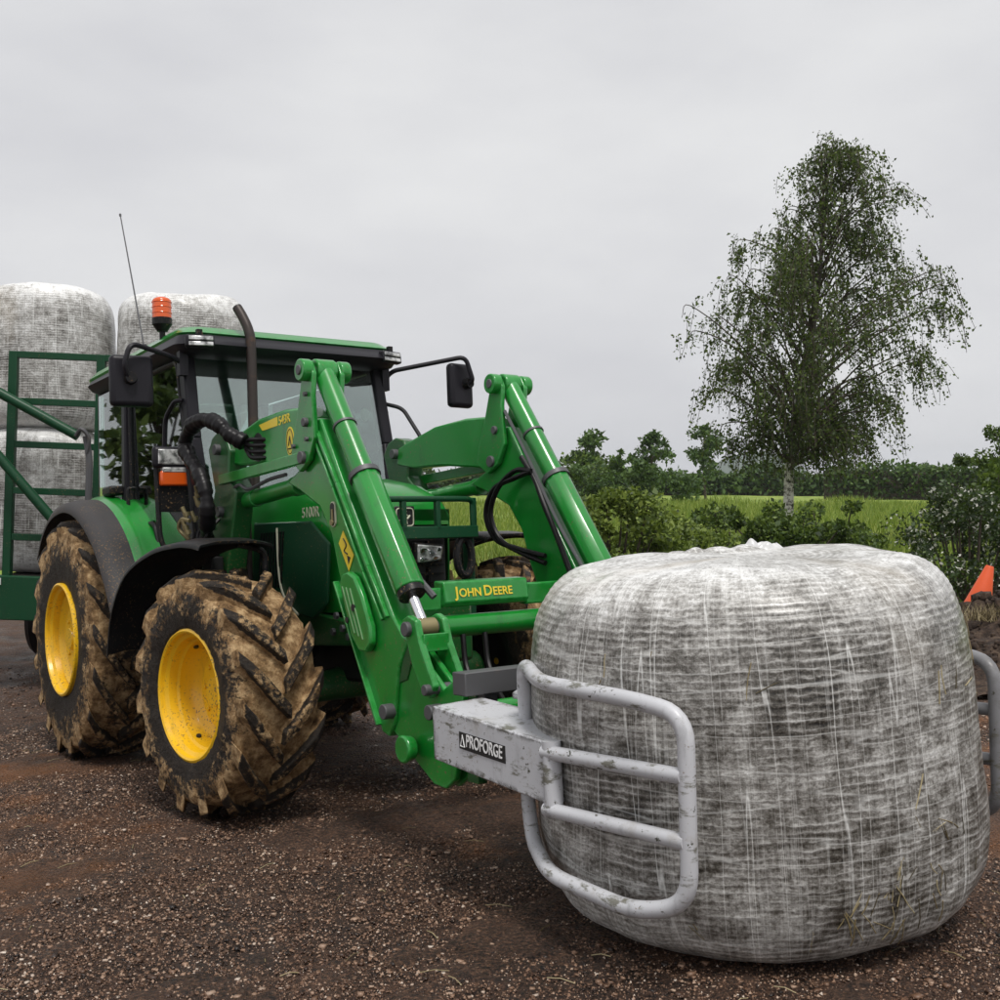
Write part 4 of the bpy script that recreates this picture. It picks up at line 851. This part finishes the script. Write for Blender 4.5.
# ------------------------------------------------------------------ bale trailer
TR = (0, R_(2.2), R_(3)); TRO = Vector((-3.57, 10.2, 0))
trailer = empty('bale_trailer', TRO, TR); tag(trailer, 'dark green flatbed trailer with a tubular headboard stacked with bales', 'trailer')
b = MB(); b.box((0, 3.0, .84), (2.25, 6.4, .10)); b.build('deck', M['wood'], trailer, .01)
b = MB(); b.box((0, -.22, .72), (2.35, .08, .40)); b.box((-1.15, 3, .74), (.08, 6.4, .26)); b.box((1.15, 3, .74), (.08, 6.4, .26)); b.build('chassis_rail', M['dgreen'], trailer, .01)
b = MB()
for x in (-.95, -.17, .50, 1.06): b.box((x, -.18, 1.93), (.075, .07, 2.04))
hb = b.build('headboard', M['dgreen'], trailer, .006)
for z in (2.92, 2.50, 2.11, 1.69, 1.27): b = MB(); b.box((.055, -.18, z), (1.95, .055, .06)); b.build('headboard_rail', M['dgreen'], hb, .005)
for a, c in (((-1.75, -.42, 2.95), (-.30, -.36, 2.20)), ((-1.75, -.42, 2.86), (-.50, -.36, 1.45))):
    b = MB(); b.cyl(a, c, .045, n=16); b.build('brace_tube', M['dgreen'], trailer)
b = MB(); b.box((-1.72, -.36, 1.95), (.08, .10, 2.3)); b.box((-1.45, -.36, .9), (.6, .08, .08)); b.build('side_post', M['dgreen'], trailer, .006)
b = MB(); b.tube(catmull([(-.30, -.42, 2.20), (-.24, -.46, 2.26), (-.18, -.44, 2.18), (-.20, -.42, 2.05)]), .018, 8); b.tube(fillet([(-.22, -.40, 2.2), (-.18, -.40, 2.0), (-.18, -.40, 1.3)], .1), .03, 8); b.build('shackle', M['steel'], trailer)
b = MB(); b.bar((.3, -.2, .62), (.88, -1.55, .56), .12, .14); b.build('drawbar', M['dgreen'], trailer, .01)
b = MB(); b.cyl((-1.0, 1.0, .42), (1.0, 1.0, .42), .06); b.cyl((-1.0, 2.0, .42), (1.0, 2.0, .42), .06); b.box((0, 3.9, .58), (.5, 5.5, .2)); b.build('axle', M['engine'], trailer)
for x in (-.95, .95):
    for y in (1.0, 2.0):
        b = MB(); b.lathe([(.22, -.12), (.38, -.13), (.42, -.08), (.42, .08), (.38, .13), (.22, .12)], n=32, close=True); wo = b.build('trailer_wheel', M['hose'], trailer); wo.location = (x, y, .42); wo.rotation_euler = (0, 0, R_(90))
        b = MB(); b.lathe([(.22, -.10), (.2, -.06), (.08, .0), (0, 0)], n=24); b.build('rim', M['steel'], wo, recalc=False)
b = MB(); b.box((-1.05, -.27, .87), (.16, .01, .06)); b.build('reflector', M['white'], trailer)
TM = Matrix.Translation(TRO) @ Euler(TR).to_matrix().to_4x4()
k = 0
lab = {(0, 0): 'wrapped bale on the trailer deck at the left edge, lower of its stack', (0, 1): 'wrapped bale on top of the left stack behind the trailer headboard',
       (1, 0): 'wrapped bale on the trailer deck behind the tractor cab, lower of its stack', (1, 1): 'wrapped bale on top of the stack behind the orange beacon and cab roof'}
for i, x in enumerate((-.97, .34)):
    for j in (0, 1):
        make_bale(TM @ Vector((x + .02 * j, .75 + .02 * i, .89 + 1.37 * j)), (TR[0], TR[1], k * 1.7), .625, 1.40, 60 + 5 * k, M['film2'], lab[(i, j)], 'wrapped bales stacked on the trailer', False, e1=.30, e2=.36); k += 1

# ------------------------------------------------------------------ vegetation
def leaves(name, P, size, mat, parent, seed, droop=.0, aspect=1.7, fold=.25):
    """one folded leaf (two triangles' worth of quads) at every point"""
    rg = np.random.default_rng(seed); n = len(P)
    a = rg.normal(size=(n, 3)); a[:, 2] -= droop; a /= np.linalg.norm(a, axis=1)[:, None]
    q = rg.normal(size=(n, 3)); q -= a * (q * a).sum(1)[:, None]; q /= np.linalg.norm(q, axis=1)[:, None]; m = np.cross(a, q)
    s = (size * np.exp(rg.normal(0, .25, n)))[:, None]
    L = a * s * aspect; Wd = q * s; U = m * s * fold
    V = np.stack([P, P + L * .5 + Wd * .5 + U, P + L, P + L * .5 - Wd * .5 + U], 1).reshape(-1, 3)
    F = np.arange(4 * n).reshape(n, 4)
    return mesh_np(name, V, F, mat, parent)

def branch_tubes(name, paths, mat, parent, n=6):
    b = MB()
    for p, r in paths: b.tube(p, r, n, caps=True)
    return b.build(name, mat, parent, smooth=60, recalc=False)

def birch():
    rg = np.random.default_rng(12); base = Vector((5.22, 20.0, gzf(5.2, 20) - .05))
    root = empty('birch_tree', base); tag(root, 'tall weeping birch with white trunk standing alone in the meadow', 'tree')
    tp = catmull([(0, 0, 0), (.03, .02, .8), (.06, .03, 1.7), (.22, 0, 2.9), (.50, .05, 4.2), (.62, 0, 5.6), (.70, .03, 6.6), (.58, 0, 7.15)], 5); n = len(tp)
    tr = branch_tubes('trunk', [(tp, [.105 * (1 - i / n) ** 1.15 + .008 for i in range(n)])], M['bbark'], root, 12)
    env = [(.9, .9), (1.5, 1.25), (2.2, 1.6), (3.0, 1.9), (4.0, 2.2), (4.7, 2.0), (5.2, 1.7), (5.8, 1.45), (6.3, 1.05), (6.8, .68), (7.3, .3)]
    ez = [e[0] for e in env]; er = [e[1] for e in env]
    paths = []; pts = []
    def trunk_at(z):
        i = min(range(n), key=lambda k: abs(tp[k].z - z)); return tp[i]
    nb = 150
    for k in range(nb):
        f = (k + rg.random()) / nb; zt = 1.45 + 5.75 * f ** .95
        az = k * 2.39996 + rg.normal(0, .25); wr = float(np.interp(zt, ez, er)) * rg.uniform(.38, 1.10)
        s = trunk_at(max(1.5, zt - wr * .62 - .15)); d = Vector((math.cos(az), math.sin(az), 0))
        lean = Vector((.35 if zt > 2 else .5, 0, 0))
        tip = Vector((s.x, s.y, 0)) + d * wr + lean * .6 + Vector((0, 0, zt + rg.uniform(-.1, .35)))
        mid = s.lerp(tip, .55) + Vector((rg.normal(0, .08), rg.normal(0, .08), .16 + .15 * rg.random()))
        pth = catmull([s, mid, tip, tip + d * .16 + Vector((0, 0, -.22))], 5); paths.append((pth, [.026 * (1 - f * .6) * (1 - i / (len(pth) + 1)) ** 1.3 + .003 for i in range(len(pth))]))
        dens = rg.choice([.35, .8, 1.15, 1.7]); nt_ = int((11.5 + 7 * (1 - f)) * dens)
        for j in range(nt_):
            t = rg.uniform(.10, 1.0) ** .75; p0 = pth[min(len(pth) - 1, int(t * (len(pth) - 1)))]
            p0 = p0 + Vector((rg.normal(0, .15), rg.normal(0, .15), rg.normal(0, .08)))
            ln = rg.uniform(.25, .80) * (1.0 if f < .75 else .6); sw = Vector((d.x * rg.uniform(-.05, .3) + .04, d.y * rg.uniform(-.05, .3), 0))
            p1 = p0 + sw * .5 + Vector((0, 0, -ln * .35 + .05)); p2 = p0 + sw + Vector((rg.normal(0, .04), rg.normal(0, .04), -ln))
            if p2.z < 1.12 + .25 * rg.random(): continue
            tw = catmull([p0, p1, p2], 3); paths.append((tw, [.004] * len(tw)))
            m = int(ln * 34) + 5
            for q in range(m):
                u = rg.random(); pp = p0.lerp(p1, u * 2) if u < .5 else p1.lerp(p2, u * 2 - 1)
                pts.append((pp.x + rg.normal(0, .045), pp.y + rg.normal(0, .045), pp.z + rg.normal(0, .04)))
    branch_tubes('branches', paths, M['bark'], root, 4)
    leaves('crown', np.array(pts), .038, M['birch'], root, 5, droop=.9, aspect=1.5)
birch()

def blob_points(rg, c, r, n, shell=.55, flat=1.0):
    d = rg.normal(size=(n, 3)); d /= np.linalg.norm(d, axis=1)[:, None]; rr = (shell + (1 - shell) * rg.random(n)) ** .7
    return np.asarray(c) + d * rr[:, None] * np.asarray(r)
def shrub(name, label, cat, px, Y, wd, ht, nblob, nleaf, size, mat, seed, group=None, dep=None, zoff=0, stem=True, aspect=1.6):
    """bush with stems, foliage gathered in uneven clumps; px is the picture column used to set it out"""
    rg = np.random.default_rng(seed); x0 = (px - 500) / 1100 * Y; base = Vector((x0, Y, gzf(x0, Y) + zoff)); dep = dep or wd * .7
    root = empty(name, base); tag(root, label, cat, group); pts = []; paths = []
    for k in range(nblob):
        u = rg.uniform(-1, 1); hz = ht * (1 - .55 * abs(u) ** 2.2) * rg.uniform(.15, 1.05); c = (u * wd / 2, rg.uniform(-1, 1) * dep / 2, hz)
        r = np.array([.21, .21, .17]) * ht * rg.uniform(.35, 1.2) * (.8 + .3 * wd / ht) ** .5
        pts.append(blob_points(rg, c, r, int(nleaf / nblob * rg.uniform(.6, 1.4)), .35))
        if stem: q = catmull([(c[0] * .35, c[1] * .35, -.05), (c[0] * .7, c[1] * .7, hz * .5), c], 3); paths.append((q, [.02 * (1 - i / (len(q) + 1)) + .003 for i in range(len(q))]))
    P = np.concatenate(pts); P = P[P[:, 2] > 0]
    if paths: branch_tubes('stems', paths, M['bark'], root, 5)
    leaves('foliage', P, size, mat, root, seed + 1, aspect=aspect)
def tree(name, label, px, Y, ht, crown_w, trunk_h, nblob, nleaf, size, mat, seed, group=None, top_bias=.5):
    rg = np.random.default_rng(seed); x0 = (px - 500) / 1100 * Y; base = Vector((x0, Y, gzf(x0, Y) - .05)); root = empty(name, base); tag(root, label, 'tree', group)
    tp = catmull([(0, 0, 0), (rg.normal(0, .1), 0, ht * .4), (rg.normal(0, .2), 0, ht * .85)], 5); branch_tubes('trunk', [(tp, [.035 * ht ** .7 * (1 - i / (len(tp) + 2)) for i in range(len(tp))])], M['bark'], root, 8)
    pts = []; paths = []
    for k in range(nblob):
        u = rg.random(); z = trunk_h + (ht - trunk_h) * u; w_ = crown_w / 2 * math.sin(math.pi * min(1, .18 + .8 * u)) ** .7; az = rg.uniform(0, 6.28); rr = w_ * rg.uniform(.2, 1.0)
        c = (rr * math.cos(az), rr * math.sin(az), z); r = np.array([.16, .16, .12]) * crown_w * rg.uniform(.6, 1.25)
        pts.append(blob_points(rg, c, r, int(nleaf / nblob), .2)); q = catmull([tuple(tp[min(len(tp) - 1, int(len(tp) * z / ht * .8))]), (c[0] * .5, c[1] * .5, z - .1), c], 3); paths.append((q, [.012 * ht ** .5 * (1 - i / (len(q) + 1)) for i in range(len(q))]))
    branch_tubes('limbs', paths, M['bark'], root, 5); leaves('crown', np.concatenate(pts), size, mat, root, seed + 1)

# shrubs along the yard edge
S = 'shrubs along the yard edge'
shrub('shrub', 'bushy green shrub directly behind the left loader arm', 'shrub', 612, 13.5, 1.7, 1.22, 40, 8500, .040, M['bushy'], 101, S)
shrub('shrub', 'yellow green shrub just above the left shoulder of the big bale', 'shrub', 668, 14.5, 1.6, .86, 32, 6000, .038, M['bushy'], 102, S)
shrub('shrub', 'dark green shrub left of the birch trunk, above the bale', 'shrub', 728, 15.5, 1.6, .74, 30, 5500, .040, M['bush'], 103, S)
shrub('shrub', 'dark spreading shrub at the foot of the birch trunk', 'shrub', 790, 16.0, 1.9, .92, 34, 6500, .040, M['bush'], 104, S)
shrub('shrub', 'low dark shrub right of the birch trunk against the bright meadow', 'shrub', 835, 16.5, 1.1, .80, 20, 3000, .040, M['bush'], 105, S)
shrub('hawthorn', 'flowering shrub dotted with white blossom behind the traffic cone', 'shrub', 972, 13.0, 2.1, 1.3, 54, 13500, .030, M['haw'], 106, S, dep=1.8)
shrub('shrub', 'dark shrub at the right edge above the flowering shrub', 'shrub', 1012, 18.0, 1.8, 1.5, 34, 6500, .048, M['bush'], 107, S)
shrub('shrub', 'shrub half hidden between the loader arms over the front wheel', 'shrub', 560, 15.0, .9, .45, 14, 1500, .040, M['bushy'], 108, S)
tree('small_tree', 'small leafy tree at the right edge rising behind the flowering shrub', 1002, 22, 2.5, 1.7, .4, 22, 3600, .055, M['bush'], 120)
tree('roadside_tree', 'dense dark tree left of the picture, mirrored in the cab door glass', -420, 12.5, 5.0, 3.0, .5, 46, 9000, .09, M['bush'], 121)
# field trees on the hedge line
Tg = 'small trees on the far hedge line'
tree('hedge_tree', 'tallest dark tree just right of the left loader arm', 589, 62, 3.9, 3.2, .8, 24, 2600, .15, M['hedge'], 131, Tg)
tree('hedge_tree', 'round topped field tree between the loader arm and the birch', 651, 64, 4.0, 2.5, 1.9, 18, 1500, .14, M['hedge'], 132, Tg)
tree('hedge_tree', 'thin crowned field tree beside the hanging birch branches', 706, 66, 4.4, 3.0, 1.9, 20, 1500, .14, M['hedge'], 133, Tg)
tree('hedge_tree', 'tiny sapling between the two larger field trees on the left', 621, 60, 2.9, .7, 1.6, 6, 350, .12, M['hedge'], 134, Tg)
for i, (px, Y, wd, ht, t) in enumerate(((575, 52, 5.5, 2.6, 'broad dark hedge bush behind the left loader arm'), (612, 50, 4.5, 2.1, 'low hedge bush under the tiny sapling'), (648, 54, 5.0, 1.8, 'low hedge bush under the round topped field tree'))):
    shrub('hedge_bush', t, 'bush', px, Y, wd, ht, 40, 3800, .12, M['hedge'] if i else M['bush'], 140 + i, 'hedge bushes at the left of the meadow', stem=False)

def hedge(name, label, x0, x1, y0, y1, ht, n, size, seed, zoff=0):
    rg = np.random.default_rng(seed); t = rg.random(n); u = rg.random(n) ** .6
    Q = t[:, None] * np.array([[abs(x1 - x0), 0]]); hv = ht * (1 + .16 * sins(Q, seed, .8) + .10 * sins(Q, seed + 1, 3.0))
    cz = gzf((x0 + x1) / 2, (y0 + y1) / 2); P = np.stack([x0 + (x1 - x0) * t, y0 + (y1 - y0) * t + rg.normal(0, .5, n), hv * u], 1)
    root = empty(name, ((x0 + x1) / 2, (y0 + y1) / 2, cz)); P[:, 0] -= root.location.x; P[:, 1] -= root.location.y; tag(root, label, 'hedge')
    leaves('foliage', P, size, M['hedge'], root, seed + 3)
    k = 80; tt = np.linspace(0, 1, k); Qk = tt[:, None] * np.array([[abs(x1 - x0), 0]]); hk = ht * .8 * (1 + .14 * sins(Qk, seed, .8)); pv = []
    for a, yy in ((0, .0), (1, .0), (1, .9), (0, .9)): pv.append(np.stack([x0 + (x1 - x0) * tt - root.location.x, y0 + (y1 - y0) * tt - root.location.y + .15 + yy, hk * a], 1))
    V = np.concatenate(pv); i = np.arange(k - 1); F = np.concatenate([np.stack([i + a * k, i + 1 + a * k, i + 1 + b_ * k, i + b_ * k], 1) for a, b_ in ((0, 1), (1, 2), (2, 3))])
    mesh_np('twig_core', V, F, M['bark'], root)
hedge('hedge', 'long trimmed hedge crossing behind the meadow below the birch', -75, 46, 96, 88, 2.1, 34000, .22, 151)
hedge('hedge', 'taller rough hedge at the right side of the meadow', 21.5, 46, 72, 48, 2.35, 9000, .17, 155)

# meadow grass
def meadow():
    rg = np.random.default_rng(77); n = 76000; y = 13.5 + 42 * rg.random(n) ** 2.0; x = rg.uniform(-.22, .62, n) * y
    e = 10.5 + 9 * sstep(1.0, -3.0, x); k = y > e + 2.2; x, y = x[k], y[k]; n = len(x)
    cl = sins(np.stack([x, y * .4], 1), 78, 1.2); h = (.16 + .10 * cl + .10 * rg.random(n)).clip(.07, .5) * np.clip(.6 + y / 40, .7, 1.5); wv = .010 * (y / 14)
    a = rg.uniform(0, 6.28, n); lx, ly = rg.normal(0, .3, n) * h, rg.normal(0, .3, n) * h; z = gz(x, y) + .04
    B = np.stack([x, y, z], 1); s = np.stack([np.cos(a) * wv, np.sin(a) * wv, 0 * x], 1)
    V = np.stack([B - s, B + s, B + np.stack([lx, ly, h], 1)], 1).reshape(-1, 3)
    return mesh_np('meadow_grass', V, np.arange(3 * n).reshape(n, 3), M['grass'])
tag(meadow(), 'long yellow green meadow grass beyond the yard', 'grass', kind='stuff')

# ------------------------------------------------------------------ soil heap with timber and cone, right edge
HX, HY = 4.25, 9.5
def heap_h(X, Y):
    Q = np.stack([X, Y], 1)
    return .66 * np.exp(-np.abs((X - .15) / 1.2) ** 3.0 - np.abs((Y + .15) / 1.15) ** 2.4) + (.09 * sins(Q, 5, 5) + .05 * sins(Q, 6, 14) + .022 * sins(Q, 7, 50)) * np.exp(-(X ** 2 + Y ** 2) / 1.6) - .05
def heap():
    X, Y = grid(np.linspace(-1.7, 2.2, 150), np.linspace(-1.5, 1.6, 110)); base = gzf(HX, HY)
    Z = gz(X + HX, Y + HY) + heap_h(X, Y)
    o = mesh_np('soil_heap', np.stack([X, Y, Z - base], 1), grid_faces(150, 110), M['soil'], smooth=True); o.location = (HX, HY, base)
    tag(o, 'dark brown heap of dug soil at the right edge beside the bale', 'soil heap')
heap()
def clods():
    rg = np.random.default_rng(5); n = 1500; X, Y = rg.uniform(-1.3, 1.6, n), rg.uniform(-1.2, .8, n); z = gz(X + HX, Y + HY) + heap_h(X, Y) - gzf(HX, HY)
    base = np.array([(a, b, c) for c in (-1, 1) for a, b in ((-1, -1), (1, -1), (1, 1), (-1, 1))], float); s = .016 * np.exp(rg.normal(0, .6, n))
    P = base[None] * rg.uniform(.4, 1.1, (n, 8, 3)) * s[:, None, None]; P += np.stack([X, Y, z + s * .2], -1)[:, None]
    f = np.array([[0, 3, 2, 1], [4, 5, 6, 7], [0, 1, 5, 4], [1, 2, 6, 5], [2, 3, 7, 6], [3, 0, 4, 7]]); o = mesh_np('clods', P.reshape(-1, 3), (f[None] + 8 * np.arange(n)[:, None, None]).reshape(-1, 4), M['soil'], bpy.data.objects['soil_heap']); o['kind'] = 'stuff'
clods()
def on_heap(x, y): return gzf(x, y) + float(heap_h(np.array([x - HX]), np.array([y - HY]))[0])
def timber():
    rgv = random.Random(3); prof = [(-.09, -.045), (.09, -.04), (.095, .035), (.0, .045), (-.085, .04)]
    secs = [[(x, p[0] * (1 + rgv.uniform(-.05, .05)), p[1] * (1 + rgv.uniform(-.08, .08))) for p in prof + [prof[0]]] for x in np.linspace(-.42, .75, 8)]
    t = loft(secs).build('timber_sleeper', M['wood'], None, .01); t.location = (4.5, 9.62, on_heap(4.5, 9.62) + .01); t.rotation_euler = (0, R_(2), R_(-6))
    tag(t, 'dark weathered timber lying in front of the orange cone', 'timber')
timber()
cone = empty('traffic_cone', (4.30, 9.95, on_heap(4.3, 9.95) - .07), (R_(4), R_(15), 0)); tag(cone, 'plain orange traffic cone tilted over behind the timber', 'traffic cone')
b = MB(); b.lathe([(.135, .03), (.128, .06), (.038, .46), (.030, .475), (.022, .475)], (0, 0, 0), 2, 28); b.build('cone_body', M['orange'], cone, recalc=False)
b = MB(); b.prism(rrect(-.18, .18, -.18, .18, .04), 0, .03, 2); b.build('base', M['orange'], cone, .006)
# dry grass tuft on the heap
def tuft(name, label, loc, n, h, sp, mat, seed):
    rg = np.random.default_rng(seed); B = np.stack([rg.normal(0, sp, n), rg.normal(0, sp * .6, n), 0 * rg.random(n)], 1); a = rg.uniform(0, 6.28, n); s = np.stack([np.cos(a) * .004, np.sin(a) * .004, 0 * a], 1)
    hh = h * rg.uniform(.5, 1, n); T = B + np.stack([rg.normal(0, .5, n) * hh, rg.normal(0, .5, n) * hh, hh], 1)
    o = mesh_np(name, np.stack([B - s, B + s, T], 1).reshape(-1, 3), np.arange(3 * n).reshape(n, 3), mat); o.location = loc; tag(o, label, 'grass tuft')
tuft('dry_grass_tuft', 'pale dry grass tuft on the soil heap below the cone', (4.0, 9.0, on_heap(4.0, 9.0) - .01), 220, .16, .10, M['straw'], 5)

# ------------------------------------------------------------------ damp air fading the far hill
def haze_m():
    m = bpy.data.materials.new('haze'); m.use_nodes = True; t = m.node_tree; t.nodes.clear(); o = t.nodes.new('ShaderNodeOutputMaterial'); v = t.nodes.new('ShaderNodeVolumePrincipled')
    v.inputs['Color'].default_value = (.86, .90, .96, 1); v.inputs['Density'].default_value = .00028; t.links.new(v.outputs[0], o.inputs['Volume']); return m
b = MB(); b.box((0, 900, 23), (3000, 2000, 54)); tag(b.build('haze', haze_m(), None, smooth=0), kind='stuff')
